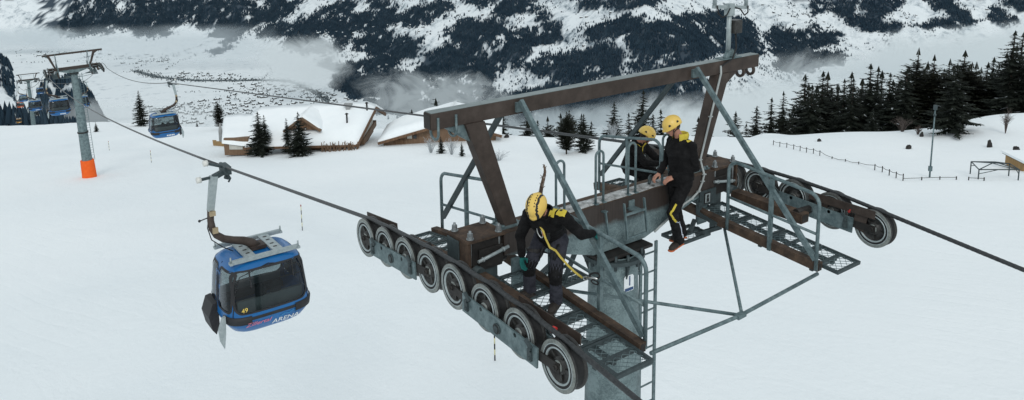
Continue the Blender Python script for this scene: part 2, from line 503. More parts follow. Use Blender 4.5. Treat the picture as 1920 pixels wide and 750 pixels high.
# ---------------------------------------------------------------- forests, villages, river and cloud in the valley
def P3(x0, s, pts): return [(x0 + x / s, y / s) for x, y in pts]
S_ = 3.125
FOREST = [
 [(77,0),(425,0),(425,12),(365,35),(322,50),(308,66),(278,66),(250,62),(237,54),(198,58),(138,66),(105,60),(74,45),(69,29),(86,16)],
 [(365,51),(368,32),(425,25),(480,0),(480,50),(425,77),(403,73),(400,54)],
 P3(400,S_,[(0,0),(50,0),(110,90),(200,120),(230,90),(300,60),(330,100),(250,160),(120,200),(20,235),(0,180)]),
 P3(400,S_,[(300,80),(460,20),(480,60),(380,110),(310,130)]),
 P3(400,S_,[(100,0),(190,0),(150,30),(110,50)]), P3(400,S_,[(330,0),(520,0),(470,14),(400,45),(340,60)]),
 P3(400,S_,[(260,190),(330,170),(420,120),(450,160),(420,205),(340,210),(270,210)]),
 P3(400,S_,[(470,150),(600,90),(760,10),(830,10),(790,70),(860,100),(960,60),(1010,130),(980,180),(830,170),(700,185),(580,195),(480,190)]),
 P3(400,S_,[(440,200),(560,200),(640,230),(640,310),(500,300),(430,280)]),
 P3(400,S_,[(700,190),(800,190),(780,250),(720,310)]),
 P3(400,S_,[(830,240),(990,170),(1100,240),(1180,220),(1200,320),(1070,350),(1000,340),(940,290),(850,290)]),
 P3(400,S_,[(900,0),(1040,0),(1060,90),(990,60)]),
 P3(400,S_,[(1070,110),(1250,30),(1250,130),(1150,160)]),
 P3(400,S_,[(580,400),(690,350),(720,410),(830,370),(900,370),(960,340),(1060,370),(1020,430),(830,520),(720,520),(620,470)]),
 P3(400,S_,[(780,540),(900,440),(1020,420),(1250,450),(1250,700),(860,640)]),
 P3(400,S_,[(0,296),(90,258),(100,268),(0,312)]),
 P3(700,S_,[(0,0),(100,0),(130,90),(60,180),(50,280),(0,280)]),
 P3(700,S_,[(110,120),(230,60),(400,10),(480,40),(400,80),(260,140),(200,150),(120,140)]),
 P3(700,S_,[(520,0),(720,0),(640,40),(600,35)]),
 P3(700,S_,[(690,80),(760,0),(950,0),(940,60),(760,100)]),
 P3(700,S_,[(430,210),(490,140),(560,120),(640,130),(780,110),(800,140),(720,230),(740,290),(860,220),(900,300),(860,390),(720,440),(700,490),(600,480),(560,440),(440,500),(420,470),(340,450),(260,420),(290,310),(420,300),(430,260)]),
 P3(700,S_,[(790,200),(880,170),(1000,150),(1060,130),(1100,190),(1090,250),(900,260),(800,250)]),
 P3(700,S_,[(0,250),(100,230),(220,240),(250,300),(130,350),(50,370),(0,350)]),
 P3(700,S_,[(890,390),(1040,330),(1250,320),(1250,470),(1090,500),(1040,450),(900,420)]),
 P3(700,S_,[(1170,0),(1250,0),(1250,50)]), P3(700,S_,[(930,100),(1000,60),(1030,90),(970,120)]),
 P3(700,S_,[(120,470),(260,430),(420,500),(700,520),(800,640),(300,660),(160,620)]),
 P3(1080,S_,[(0,0),(480,0),(470,20),(350,30),(290,70),(150,40),(20,55)]),
 P3(1080,S_,[(30,190),(150,160),(310,110),(410,90),(330,200),(260,210),(80,245)]),
 P3(1080,S_,[(0,310),(200,260),(270,300),(260,440),(150,440),(0,490)]),
 P3(1080,S_,[(310,230),(360,170),(440,150),(520,130),(640,110),(800,170),(860,130),(1000,120),(1080,270),(1090,310),(900,320),(850,250),(800,330),(700,350),(560,380),(540,320),(480,350),(330,350)]),
 P3(1080,S_,[(640,100),(760,80),(870,80),(1000,140),(850,170)]),
 P3(1080,S_,[(330,380),(460,370),(560,400),(760,420),(700,480),(420,500),(330,450)]),
 P3(1080,S_,[(1130,200),(1190,160),(1250,200),(1250,340),(1180,330)]),
 P3(1440,S_,[(60,240),(100,170),(160,180),(150,230),(260,300),(230,350),(120,380),(60,320)]),
 P3(1440,S_,[(190,190),(250,140),(270,190),(430,210),(400,250),(290,270),(200,250)]),
 P3(1440,S_,[(240,20),(330,0),(330,60),(270,90)]),
 P3(1440,S_,[(360,0),(720,0),(690,80),(620,90),(640,150),(540,160),(430,110),(380,50)]),
 P3(1440,S_,[(940,0),(1060,0),(1150,70),(1140,100),(1060,80),(960,40)]),
 P3(1440,S_,[(880,150),(1050,110),(1180,80),(1220,130),(1100,160),(960,160)]),
 P3(1440,S_,[(1290,80),(1340,40),(1460,120),(1420,150),(1300,130)]),
 P3(1440,S_,[(500,150),(620,130),(820,150),(760,180),(560,175)]),
 P3(1440,S_,[(1380,0),(1500,0),(1500,60),(1420,40)]),

 [(930, 185), (1010, 165), (1090, 160), (1180, 150), (1260, 140), (1330, 150), (1330, 215), (1100, 235), (930, 235)],
 P3(1440,S_,[(120,300),(300,330),(420,300),(430,360),(200,420),(60,400)]),
 P3(1440,S_,[(360,0),(800,0),(760,40),(700,80),(640,150),(560,165),(470,130),(400,60)]),
]
GLADE = [  # clearings cut into the woods
 [(141,0),(152,0),(165,20),(162,36),(150,26)], [(208,0),(238,0),(239,24),(232,34),(222,18)], [(86,38),(88,22),(110,17),(112,36)], [(176,4),(182,18),(178,24),(172,10)],
 P3(400,S_,[(610,120),(640,80),(700,60),(680,100)]), P3(700,S_,[(620,250),(660,235),(650,260)]), P3(700,S_,[(690,320),(715,300),(715,345),(695,350)]),
 P3(700,S_,[(470,265),(520,260),(520,290),(480,290)]), P3(1440,S_,[(510,60),(550,25),(570,60),(560,110),(520,100)]),
 P3(1080,S_,[(480,320),(560,310),(575,345),(500,345)]), P3(1080,S_,[(650,105),(700,120),(810,160),(790,165),(700,140)]),
]
def inpoly(px, py, poly):
    c = np.zeros(px.shape, bool); n = len(poly); j = n - 1
    for i in range(n):
        xi, yi = poly[i]; xj, yj = poly[j]
        if yi != yj:
            c ^= ((yi > py) != (yj > py)) & (px < (xj - xi) * (py - yi) / (yj - yi) + xi)
        j = i
    return c
def survey(X, Y, Z):
    d = np.stack([X - CAM.x, Y - CAM.y, Z - CAM.z], -1)
    r, u, b = np.array(CR), np.array(CU), np.array(CB)
    dep = -(d @ b)
    return CX0 + FPX * (d @ r) / dep, CY0 - FPX * (d @ u) / dep
def wooded(U, W, warp=6.0, jit=0.0):
    z = far_h(U, W); X, Y = CAM.x + FH.x * U + RH.x * W, CAM.y + FH.y * U + RH.y * W
    px, py = survey(X, Y, z)
    px2 = px + (fbm(U / 70, W / 45, 5, .68) - .5) * warp * 8; py2 = py + (fbm(U / 60 + 40, W / 45, 5, .68) - .5) * warp * 3.2
    if jit: px2 = px2 + RNG.normal(0, jit, px.shape); py2 = py2 + RNG.normal(0, jit * .6, px.shape)
    f = np.zeros(px.shape, bool)
    for poly in FOREST:
        for ox, oy in ((0, 0), (2.5, 0), (-2.5, 0), (0, 2.0), (0, -2.0)): f |= inpoly(px2 + ox, py2 + oy, poly)
    # small clearings, gullies and avalanche lanes break the woods up
    hole = fbm(W / 38 + U / 90 + 71, U / 120 - W / 160, 4, .6)
    f &= ~((hole < .335) & (fbm(U / 260 + 8, W / 260, 2) > .36))
    for poly in GLADE: f &= ~inpoly(px2, py2, poly)
    # outside the surveyed strip the woods follow the same kind of pattern
    outside = (px < -5) | (px > 1925) | (py < -2)
    pat = fbm(W / 300 + 3, U / 240 + W / 500, 4) > .53
    slope_ok = z > ZF + 25
    f = np.where(outside, pat & slope_ok, f)
    return f, z, X, Y, px, py

def cone_field(X, Y, Z, H, R, mat, name, nside=5):
    n = len(X)
    ang = RNG.random(n)[:, None] * 6.28 + np.arange(nside)[None] * 2 * PI / nside
    rr = R[:, None] * (.75 + .5 * RNG.random((n, nside)))
    lean = (RNG.random((n, 2)) - .5) * .06
    base = np.stack([X[:, None] + rr * np.cos(ang), Y[:, None] + rr * np.sin(ang), np.repeat((Z + H * .04)[:, None], nside, 1) + RNG.random((n, nside)) * H[:, None] * .18], -1)
    top = np.stack([X + lean[:, 0] * H, Y + lean[:, 1] * H, Z + H], -1)[:, None]
    co = np.concatenate([base, top], 1).reshape(-1, 3)
    b = (np.arange(n) * (nside + 1))[:, None]
    k = np.arange(nside)[None]
    f = np.stack([b + k, b + (k + 1) % nside, np.repeat(b + nside, nside, 1)], -1).reshape(-1, 3)
    me = np_mesh(name, co - co[0], f, mat, smooth=False)
    o = link_mesh(name, me); o.location = co[0]
    return o

M['farwood'] = mottled('hazed_distant_conifers', (.013, .028, .044), (.024, .044, .064), .02, .9, 0, 0, c2=(.044, .070, .092), spec=.1, detail=8)  # aerial haze is mixed into these bluish tree tones
M['farwood2'] = mottled('bare_valley_trees', (.035, .048, .056), (.085, .10, .108), .05, .9, spec=.1)

def scatter(n, u0, u1, w0, w1):
    return RNG.uniform(u0, u1, n), RNG.uniform(w0, w1, n)
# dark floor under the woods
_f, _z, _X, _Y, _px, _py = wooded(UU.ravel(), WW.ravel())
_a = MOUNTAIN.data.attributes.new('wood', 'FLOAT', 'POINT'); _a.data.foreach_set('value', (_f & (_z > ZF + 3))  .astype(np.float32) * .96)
# dense woods on the mountain sides
U, W = scatter(680000, 2950, 7400, -3900, 4000)
f, z, X, Y, px, py = wooded(U, W, jit=4.2)
vis = (px > -250) & (px < 2200) & (py > -70) & (py < 270)
gap = fbm(U / 40, W / 40, 2) > .24
k = f & vis & gap & (z > ZF + 3)
H = RNG.uniform(13, 26, len(U))
o = cone_field(X[k], Y[k], z[k] - 1.5, H[k], H[k] * RNG.uniform(.17, .25, k.sum()), M['farwood'], 'mountain_forest')
tag(o, 'dark blue green conifer forest in patches over the snowy mountainside across the valley', 'forest', kind='stuff')
# single trees and hedges in the clearings
U, W = scatter(90000, 2950, 6700, -3600, 3200)
f, z, X, Y, px, py = wooded(U, W)
cl = fbm(U / 90 + 9, W / 60, 4)
k = (~f) & (px > -100) & (px < 2050) & (py > -30) & (z > ZF + 12) & (cl > .575)
H = RNG.uniform(6, 15, len(U))
o = cone_field(X[k], Y[k], z[k] - 1, H[k], H[k] * .26, M['farwood'], 'scattered_mountain_trees')
tag(o, 'loose trees and hedges dotted over the snowy mountain clearings', 'trees', kind='stuff')

# gardens and bare trees between the houses of the valley villages
VT = []
for (poly, cnt) in [([(430, 156), (540, 156), (600, 178), (655, 205), (560, 205), (440, 205), (330, 215), (300, 205), (360, 190), (420, 180)], 900), ([(270, 200), (460, 205), (560, 208), (420, 232), (300, 234), (250, 222)], 420), ([(330, 134), (470, 138), (470, 151), (320, 149)], 150), ([(210, 103), (335, 99), (315, 119), (228, 123)], 120), ([(20, 92), (215, 100), (205, 112), (30, 106)], 90), ([(560, 58), (700, 54), (700, 68), (560, 72)], 70)]:
    xs = [p[0] for p in poly]; ys = [p[1] for p in poly]; c = 0
    while c < cnt:
        u = random.uniform(min(xs), max(xs)); v = random.uniform(min(ys), max(ys))
        c += 1
        if inpoly(np.array([u]), np.array([v]), poly)[0] and n2(u, v * 2.5, 14, 4.4) > -.12:
            p = on_far(u, v)
            if p is not None: VT.append(p)
A_ = np.array([tuple(p) for p in VT]); H_t = RNG.uniform(4, 9.5, len(A_))
o = cone_field(A_[:, 0], A_[:, 1], A_[:, 2] - .5, H_t, H_t * .5, M['farwood2'], 'village_trees')
tag(o, 'grey bare trees and gardens between the houses of the valley villages', 'trees', kind='stuff')
# tree lined river and field hedges on the valley floor
def floor_line(pts, step=1.0):
    out = []
    P = [on_far(u, v) for u, v in pts]
    P = [p for p in P if p is not None]
    for a, b in zip(P[:-1], P[1:]):
        n = max(2, int((b - a).length / 12))
        for i in range(n): out.append(a.lerp(b, i / n))
    out.append(P[-1]); return out
RIVER = [(252, 133), (300, 146), (372, 152), (480, 151), (540, 152), (562, 160), (600, 178), (622, 196), (650, 214)]
HEDGES = [[(245, 131), (330, 101), (402, 76)], [(300, 140), (330, 118), (400, 92)], [(0, 118), (120, 116), (250, 110)], [(60, 96), (160, 100)],
          [(470, 165), (560, 172), (640, 200)], [(280, 205), (420, 198), (520, 205)], [(500, 147), (508, 130), (500, 120)], [(420, 75), (500, 66), (560, 62), (640, 58)],
          [(330, 172), (430, 172), (480, 180)], [(280, 112), (330, 106), (360, 98)]]
pts = []
for ln, nn, sp in [(RIVER, 6, 26)] + [(h, 1, 12) for h in HEDGES]:
    for p in floor_line(ln):
        for q in range(nn):
            if nn == 1 and RNG.random() < .45: continue
            pts.append((p.x + RNG.normal() * sp, p.y + RNG.normal() * sp))
pts = np.array(pts); Z = np.array([far_z(x, y) for x, y in pts])
H = RNG.uniform(4, 10, len(pts))
o = cone_field(pts[:, 0], pts[:, 1], Z - .5, H, H * .42, M['farwood2'], 'riverbank_trees')
tag(o, 'thin grey rows of bare trees along the river and field edges of the valley floor', 'trees', kind='stuff')
# river
rv = floor_line(RIVER)
vsr = []; fsr = []
for i, p in enumerate(rv):
    t = (rv[min(i + 1, len(rv) - 1)] - rv[max(i - 1, 0)]); t.z = 0; t.normalize(); nrm = Vector((-t.y, t.x, 0)) * 17
    for sgn in (-1, 1):
        q = p + nrm * sgn; vsr.append((q.x, q.y, far_z(q.x, q.y) + 2.2))
for i in range(len(rv) - 1): fsr.append((2 * i, 2 * i + 1, 2 * i + 3, 2 * i + 2))
me = bpy.data.meshes.new('river'); me.from_pydata(vsr, [], fsr)
M['river'] = mottled('river_water', (.05, .08, .09), (.09, .12, .13), .02, .25, spec=.5)
me.materials.append(M['river']); tag(link_mesh('river', me), kind='structure')

# houses of the valley village and farmhouses on the far slope, each one its own object
M['farhouse_wall'] = mottled('distant_house_wall', (.045, .045, .045), (.11, .11, .11), .6, .9)
M['farhouse_snow'] = mottled('distant_roof_snow', (.60, .66, .69), (.74, .79, .81), .3, .9)
def small_house(name, L, Wd, Hh, Rr):
    m = MB()
    m.mat(0).box(-L / 2, L / 2, -Wd / 2, Wd / 2, -3, Hh)
    m.mat(0).prism([(-Wd / 2, Hh), (Wd / 2, Hh), (0, Hh + Rr)], (-L / 2, 0, 0), (0, 1, 0), (0, 0, 1), (1, 0, 0), L)
    o = 1.0
    for sg in (-1, 1):
        m.mat(1).add([(-L / 2 - o, sg * (Wd / 2 + o), Hh - .5), (L / 2 + o, sg * (Wd / 2 + o), Hh - .5), (L / 2 + o, 0, Hh + Rr + .5), (-L / 2 - o, 0, Hh + Rr + .5)], [(0, 1, 2, 3)])
    return m.mesh(name, [M['farhouse_wall'], M['farhouse_snow']])
HM = [small_house('valley_house', 14, 10, 6, 3.4), small_house('valley_house', 18, 11, 7, 4), small_house('valley_house', 24, 14, 6, 4.5)]
FM = [small_house('mountain_farmhouse', 13, 10, 5, 3.2), small_house('mountain_farmhouse', 18, 11, 5, 3.6)]
VILL = [([(430, 156), (540, 156), (600, 178), (655, 205), (560, 205), (440, 205), (330, 215), (300, 205), (360, 190), (420, 180)], 120),
        ([(270, 200), (460, 205), (560, 208), (420, 232), (300, 234), (250, 222)], 52), ([(340, 136), (460, 138), (460, 150), (330, 148)], 18),
        ([(215, 105), (330, 100), (310, 118), (230, 122)], 16), ([(30, 92), (210, 100), (200, 110), (40, 104)], 12), ([(560, 160), (640, 180), (690, 200), (640, 196)], 18),
        ([(560, 62), (690, 56), (690, 66), (570, 70)], 9)]
nv = 0
for poly, cnt in VILL:
    xs = [p[0] for p in poly]; ys = [p[1] for p in poly]; c = 0; tries = 0
    while c < cnt and tries < 6000:
        tries += 1
        u = random.uniform(min(xs), max(xs)); v = random.uniform(min(ys), max(ys))
        if not inpoly(np.array([u]), np.array([v]), poly)[0]: continue
        p = on_far(u, v)
        if p is None: continue
        o = bpy.data.objects.new('valley_house', random.choice(HM)); col.objects.link(o)
        o.location = p; o.rotation_euler = (0, 0, random.choice((.3, .35, 1.85, 2.0, .9)))
        tag(o, 'tiny snow roofed house in the villages on the white valley floor', 'house', 'houses of the villages in the valley'); c += 1; nv += 1
for (u, v) in [(595,60),(612,58),(655,64),(668,50),(700,52),(727,48),(745,55),(760,62),(770,48),(786,60),(793,52),(812,42),(834,30),(862,38),(880,22),(905,28),(925,25),(1000,20),(1010,32),(1090,34),(1100,33),(1145,24),(1100,45),(1280,12),(1450,26),(1462,30),(1478,27),(1490,33),(1505,27),(1512,28),(1530,35),(1545,42),(1552,52),(1690,33),(1700,35),(1712,38),(1718,30),(1850,20),(1095,88),(1470,60),(1430,12),(520,75),(545,72),(640,40),(1490,48)]:
    p = on_far(u, v)
    if p is None: continue
    o = bpy.data.objects.new('mountain_farmhouse', random.choice(FM)); col.objects.link(o)
    o.location = p; o.rotation_euler = (0, 0, random.uniform(-.5, .5) - .6)
    tag(o, 'small dark farmhouse with snowy roof in the clearings of the far mountainside', 'farmhouse', 'farmhouses on the far mountainside')

# wooded knoll this side of the valley, behind the gondolas
def wooded_hill(name, u0, u1, prof, rng, label, depth, hmin, hmax, n, mat):
    """a hill standing rng metres off whose crest follows the surveyed profile"""
    us = np.linspace(u0, u1, 60); grid = []
    cr = np.interp(us, [p[0] for p in prof], [p[1] for p in prof])
    vsx = []; fsx = []; rows = 14
    for i, (u, v) in enumerate(zip(us, cr)):
        r = ray(u, v); h = math.hypot(r.x, r.y); top = CAM + r * (rng / h)
        d = Vector((r.x / h, r.y / h, 0))
        for j in range(rows):
            t = (j / (rows - 1)) * 2 - 1        # -1 front foot, 0 crest, 1 back
            drop = depth * abs(t) ** 1.3 * .62 + depth * .10 * n2(top.x + t * 50, top.y, depth * .35, .7)
            p = top + d * (t * depth); vsx.append((p.x, p.y, p.z - drop))
    for i in range(59):
        for j in range(rows - 1):
            fsx.append((i * rows + j, (i + 1) * rows + j, (i + 1) * rows + j + 1, i * rows + j + 1))
    me = bpy.data.meshes.new(name); me.from_pydata(vsx, [], fsx); me.materials.append(M['mountain'])
    me.polygons.foreach_set('use_smooth', [True] * len(fsx)); me.update()
    if me.polygons[0].normal.z < 0: me.flip_normals()
    tag(link_mesh(name, me), kind='structure')
    A = np.array(vsx).reshape(60, rows, 3)
    fi = RNG.uniform(0, 58.99, n); fj = RNG.uniform(0, rows - 1.01, n)
    i0 = fi.astype(int); j0 = fj.astype(int); a = (fi - i0)[:, None]; b = (fj - j0)[:, None]
    P = (A[i0, j0] * (1 - a) + A[i0 + 1, j0] * a) * (1 - b) + (A[i0, j0 + 1] * (1 - a) + A[i0 + 1, j0 + 1] * a) * b
    k = fbm(P[:, 0] / 25, P[:, 1] / 25, 3) > .34
    P = P[k]; Hh = RNG.uniform(hmin, hmax, len(P))
    o = cone_field(P[:, 0], P[:, 1], P[:, 2] - .8, Hh, Hh * .2, mat, 'hill_forest', 6)
    tag(o, label, 'forest', kind='stuff')
wooded_hill('wooded_knoll', 66, 226, [(60, 215), (78, 172), (92, 158), (112, 164), (132, 150), (150, 158), (172, 178), (186, 204), (200, 228), (226, 250)], 1250, 'dark conifer wood on the round knoll behind the distant gondolas', 130, 8, 14, 5200, M['farwood'])
wooded_hill('forest_ridge', -260, 152, [(-260, 214), (0, 222), (40, 226), (90, 229), (130, 238), (152, 246)], 420, 'low dark forest strip just beyond the snow edge on the left', 55, 5, 10, 2200, M['farwood'])
wooded_hill('valley_bump', -60, 22, [(-60, 100), (0, 105), (14, 112), (22, 124)], 2300, 'dark wooded bump at the left edge of the valley floor', 120, 12, 20, 700, M['farwood'])

# ---------------------------------------------------------------- cloud: soft sheets of mist hanging where they hang in the valley
def mist_material(name, scale, lo, hi, dens, seed, soft=.3, colr=(.80, .84, .85), asym=1.0, stretch=(1, 1, 1.6)):
    m, nt, b, out = new_mat(name)
    nt.nodes.remove(b)
    df = nt.nodes.new('ShaderNodeBsdfDiffuse'); df.inputs[0].default_value = (*colr, 1)
    tl = nt.nodes.new('ShaderNodeBsdfTranslucent'); tl.inputs[0].default_value = (*colr, 1)
    ms = nt.nodes.new('ShaderNodeMixShader'); ms.inputs[0].default_value = .4
    nt.links.new(df.outputs[0], ms.inputs[1]); nt.links.new(tl.outputs[0], ms.inputs[2])
    tr = nt.nodes.new('ShaderNodeBsdfTransparent'); mx_ = nt.nodes.new('ShaderNodeMixShader')
    nt.links.new(tr.outputs[0], mx_.inputs[1]); nt.links.new(ms.outputs[0], mx_.inputs[2]); nt.links.new(mx_.outputs[0], out.inputs[0])
    uvn = nt.nodes.new('ShaderNodeUVMap')
    sp = nt.nodes.new('ShaderNodeSeparateXYZ'); nt.links.new(uvn.outputs[0], sp.inputs[0])
    co = coords(nt)
    mp = nt.nodes.new('ShaderNodeMapping'); mp.inputs['Location'].default_value = (seed, seed * 2, seed); mp.inputs['Scale'].default_value = stretch
    nt.links.new(co, mp.inputs[0])
    n = N(nt, 'ShaderNodeTexNoise', Scale=scale, Detail=8.0, Roughness=.58, Distortion=.8)
    nt.links.new(mp.outputs[0], n.inputs['Vector'])
    def mth(op, a, bb=None, cc=None, clamp=False):
        q = nt.nodes.new('ShaderNodeMath'); q.operation = op; q.use_clamp = clamp
        for i, x in enumerate((a, bb, cc)):
            if x is None: continue
            if isinstance(x, (int, float)): q.inputs[i].default_value = x
            else: nt.links.new(x, q.inputs[i])
        return q.outputs[0]
    # distance to the sheet's rim, 0..1, warped by the noise so that no straight edge shows
    def edge(c):
        return mth('MULTIPLY', mth('MULTIPLY', c, mth('SUBTRACT', 1.0, c)), 4.0)
    ex = edge(sp.outputs[0]); ey = edge(sp.outputs[1])
    e = mth('MULTIPLY', mth('POWER', ex, .8), mth('POWER', ey, .9))
    a = mth('ADD', mth('MULTIPLY', e, .62), mth('MULTIPLY', n.outputs[0], .75))
    rr = N(nt, 'ShaderNodeMapRange'); rr.interpolation_type = 'SMOOTHSTEP'
    nt.links.new(a, rr.inputs[0]); rr.inputs[1].default_value = lo; rr.inputs[2].default_value = hi; rr.inputs[3].default_value = 0; rr.inputs[4].default_value = dens
    es = N(nt, 'ShaderNodeMapRange'); es.interpolation_type = 'SMOOTHSTEP'
    nt.links.new(e, es.inputs[0]); es.inputs[1].default_value = 0.0; es.inputs[2].default_value = soft; es.inputs[3].default_value = 0; es.inputs[4].default_value = 1
    nt.links.new(mth('MULTIPLY', rr.outputs[0], es.outputs[0]), mx_.inputs[0])
    return m
def mist(name, label, corners, rng, mat, group=None, bow=0.0):
    """corners: TL, TR, BR, BL sight lines; rng: forward distance in metres"""
    P = []
    for (u, v) in corners:
        r = ray(u, v); P.append(CAM + r * rng)
    n = 16; vs = []; uv = []; fs = []
    for j in range(n + 1):
        for i in range(n + 1):
            a, b = i / n, j / n
            p = (P[0] * (1 - a) + P[1] * a) * (1 - b) + (P[3] * (1 - a) + P[2] * a) * b
            p = p + CB * (bow * math.sin(PI * a) * math.sin(PI * b))
            vs.append(p - P[0]); uv.append((a, b))
    for j in range(n):
        for i in range(n): fs.append((j * (n + 1) + i, j * (n + 1) + i + 1, (j + 1) * (n + 1) + i + 1, (j + 1) * (n + 1) + i))
    me = bpy.data.meshes.new(name); me.from_pydata(vs, [], fs); me.materials.append(mat)
    ul = me.uv_layers.new(name='UVMap')
    for l in me.loops: ul.data[l.index].uv = uv[l.vertex_index]
    me.polygons.foreach_set('use_smooth', [True] * len(fs)); me.update()
    o = link_mesh(name, me); o.location = P[0]
    o.visible_shadow = True
    return tag(o, label, 'mist', kind='stuff')
mist('cloud_bank', 'thick white cloud bank filling the side valley behind the right hand trees', [(1330, 92), (2350, -30), (2350, 330), (1330, 330)], 3150, mist_material('cloud_a', .0026, .46, .80, .97, 3.3, .34, (.66, .71, .73)))
mist('cloud_bank', 'second layer of white cloud behind the right hand trees', [(1080, 165), (2100, 100), (2100, 340), (1080, 340)], 2900, mist_material('cloud_b', .0034, .44, .78, .95, 8.1, .40, (.70, .75, .77)))
mist('cloud_bank', 'white cloud lying against the far slope above the trees on the right', [(1440, 82), (2300, 40), (2300, 170), (1440, 225)], 3280, mist_material('cloud_c', .0036, .57, .95, .9, 5.7, .35, (.74, .79, .80)))
mist('low_cloud', 'grey cloud along the foot of the mountain behind the workers', [(780, 190), (1500, 170), (1500, 320), (780, 320)], 2950, mist_material('cloud_d', .004, .55, .95, .80, 1.9, .4, (.52, .58, .61)))
mist('cloud_wisp', 'torn wisps of grey cloud rising along the mountain foot behind the barn', [(600, 95), (1010, 120), (1030, 300), (640, 290)], 3300, mist_material('cloud_e', .0075, .62, 1.0, .62, 12.4, .35, (.62, .67, .69)))
mist('cloud_wisp', 'pale cloud drifting over the village end of the valley', [(440, 50), (690, 60), (660, 190), (470, 190)], 4250, mist_material('cloud_f', .006, .50, .90, .80, 21.0, .4, (.68, .73, .75)))
mist('cloud_wisp', 'grey cloud bank above the far end of the valley at the left', [(-90, 38), (190, 40), (200, 98), (-90, 108)], 5900, mist_material('cloud_g', .004, .58, 1.0, .9, 31.0, .3, (.6, .66, .69)))
mist('cloud_wisp', 'low mist around the knoll behind the distant gondolas', [(-40, 178), (480, 176), (480, 262), (-40, 262)], 1050, mist_material('cloud_h', .010, .58, 1.1, .48, 41.0, .45, (.72, .77, .79)))
mist('valley_haze', 'faint haze veil over the far valley floor', [(60, 40), (560, 40), (560, 130), (60, 130)], 5200, mist_material('cloud_i', .002, .40, 1.0, .5, 51.0, .5, (.60, .67, .71)))
# ---------------------------------------------------------------- conifers near the slope edge
def needle_material(name, c0, c1, c2):
    m = mottled(name, c0, c1, 1.3, .85, 0, 0, c2=c2, spec=.15, detail=8)
    return m
M['needle'] = needle_material('spruce_needles', (.006, .0085, .0065), (.016, .021, .016), (.040, .046, .036))
M['needle2'] = needle_material('pine_needles', (.008, .010, .007), (.019, .022, .014), (.036, .038, .026))
M['bark'] = mottled('conifer_bark', (.03, .022, .017), (.07, .055, .045), 4, .9)
M['treesnow'] = mottled('snow_on_twigs', (.28, .31, .33), (.55, .59, .61), 2, .9)

def conifer(H, kind, seed):
    """kind 0 slim spruce, 1 broad spruce, 2 stone pine, 3 bare topped slim spruce"""
    rnd = random.Random(seed)
    t = MB(); c = MB()
    lean = (rnd.uniform(-.012, .012), rnd.uniform(-.012, .012))
    def axis(z): return Vector((lean[0] * z + .04 * math.sin(z * .7 + seed), lean[1] * z, z))
    t.tube([axis(-.8), axis(H * .3), axis(H * .7), axis(H * .985)], [H * .017, H * .013, H * .007, H * .0015], 7)
    base = {0: .07, 1: .04, 2: .13, 3: .10}[kind]
    wid = {0: .21, 1: .285, 2: .185, 3: .185}[kind]
    lev = int(H * {0: 3.6, 1: 3.8, 2: 3.8, 3: 3.3}[kind]) + 6
    for i in range(lev):
        s = (i + rnd.random() * .6) / lev
        z = H * (base + (1 - base) * s)
        if kind == 2: w = wid * H * (math.sin(PI * min(1, s * .82 + .22)) ** .7) * (1.0 if s < .9 else .55)
        else: w = wid * H * ((1 - s) ** .78 * .94 + .05) * (.7 + .3 * min(1, s * 7))
        nb = (rnd.randint(8, 10) if s < .8 else rnd.randint(5, 7)) + (3 if kind == 2 else 0)
        a0 = rnd.random() * 6.28
        for k in range(nb):
            if rnd.random() < .10: continue
            a = a0 + k * 6.283 / nb + rnd.uniform(-.3, .3)
            L = w * ((rnd.uniform(.45, 1.2) if kind != 2 else rnd.uniform(.7, 1.12)) if rnd.random() < .8 else rnd.uniform(.3, .6))
            if rnd.random() < .05: L *= 1.25
            d = Vector((math.cos(a), math.sin(a), 0)); sd_ = Vector((-d.y, d.x, 0))
            droop = {0: .42, 1: .34, 2: .10, 3: .42}[kind] * rnd.uniform(.6, 1.3)
            up = .18 if kind != 2 else .22
            o = axis(z + rnd.uniform(-.5, .5) * H / lev * 1.6); pts = []
            ns = 4
            for q in range(ns + 1):
                f = q / ns
                dz = -droop * L * f + up * L * f * f * f
                pts.append(o + d * (L * f) + Vector((0, 0, dz)) + sd_ * (rnd.uniform(-.05, .05) * L * f))
            c.mat(0)
            for q in range(ns):
                p, pn = pts[q], pts[q + 1]
                wq = L * (.30 - .2 * q / ns) * rnd.uniform(.8, 1.2) + .05
                for sg in (-1, 1):
                    # twigs: ragged leaf sized blades left and right, hanging a little
                    for h in range(2):
                        m0 = p.lerp(pn, h * .5); m1 = p.lerp(pn, h * .5 + .62)
                        tip = m0.lerp(m1, .9) + sd_ * (sg * wq * rnd.uniform(.6, 1.15)) + d * (wq * rnd.uniform(.1, .5)) + Vector((0, 0, -wq * rnd.uniform(.05, .55) * (1 if kind != 2 else .2)))
                        if rnd.random() < .016: c.mat(1)
                        c.add([m0, m1, tip], [(0, 1, 2)])
                        c.mat(0)
                dn = p.lerp(pn, .5) + Vector((0, 0, -wq * rnd.uniform(.4, .9) * (1 if kind != 2 else .3)))
                c.add([p, pn, dn], [(0, 1, 2)])
            e = pts[-1]; c.add([e + sd_ * .05 * L, e - sd_ * .05 * L, e + d * (.2 * L + .05) + Vector((0, 0, -.05 * L))], [(0, 1, 2)])
    top = axis(H)
    for k in range(5):
        a = k * 1.25; c.add([top + Vector((0, 0, .15)), top + Vector((math.cos(a) * .16, math.sin(a) * .16, -.45)), top + Vector((math.cos(a + 1) * .16, math.sin(a + 1) * .16, -.45))], [(0, 1, 2)])
    return t, c
TP = {}
def tree_proto(kind, i):
    if (kind, i) not in TP:
        H = {0: 12, 1: 9, 2: 11, 3: 13}[kind]
        t, c = conifer(float(H), kind, 31 * kind + 7 * i + 1)
        TP[(kind, i)] = (H, t.mesh('trunk', M['bark']), c.mesh('crown', [M['needle2'] if kind == 2 else M['needle'], M['treesnow']], fix=False))
    return TP[(kind, i)]
NT = [0]
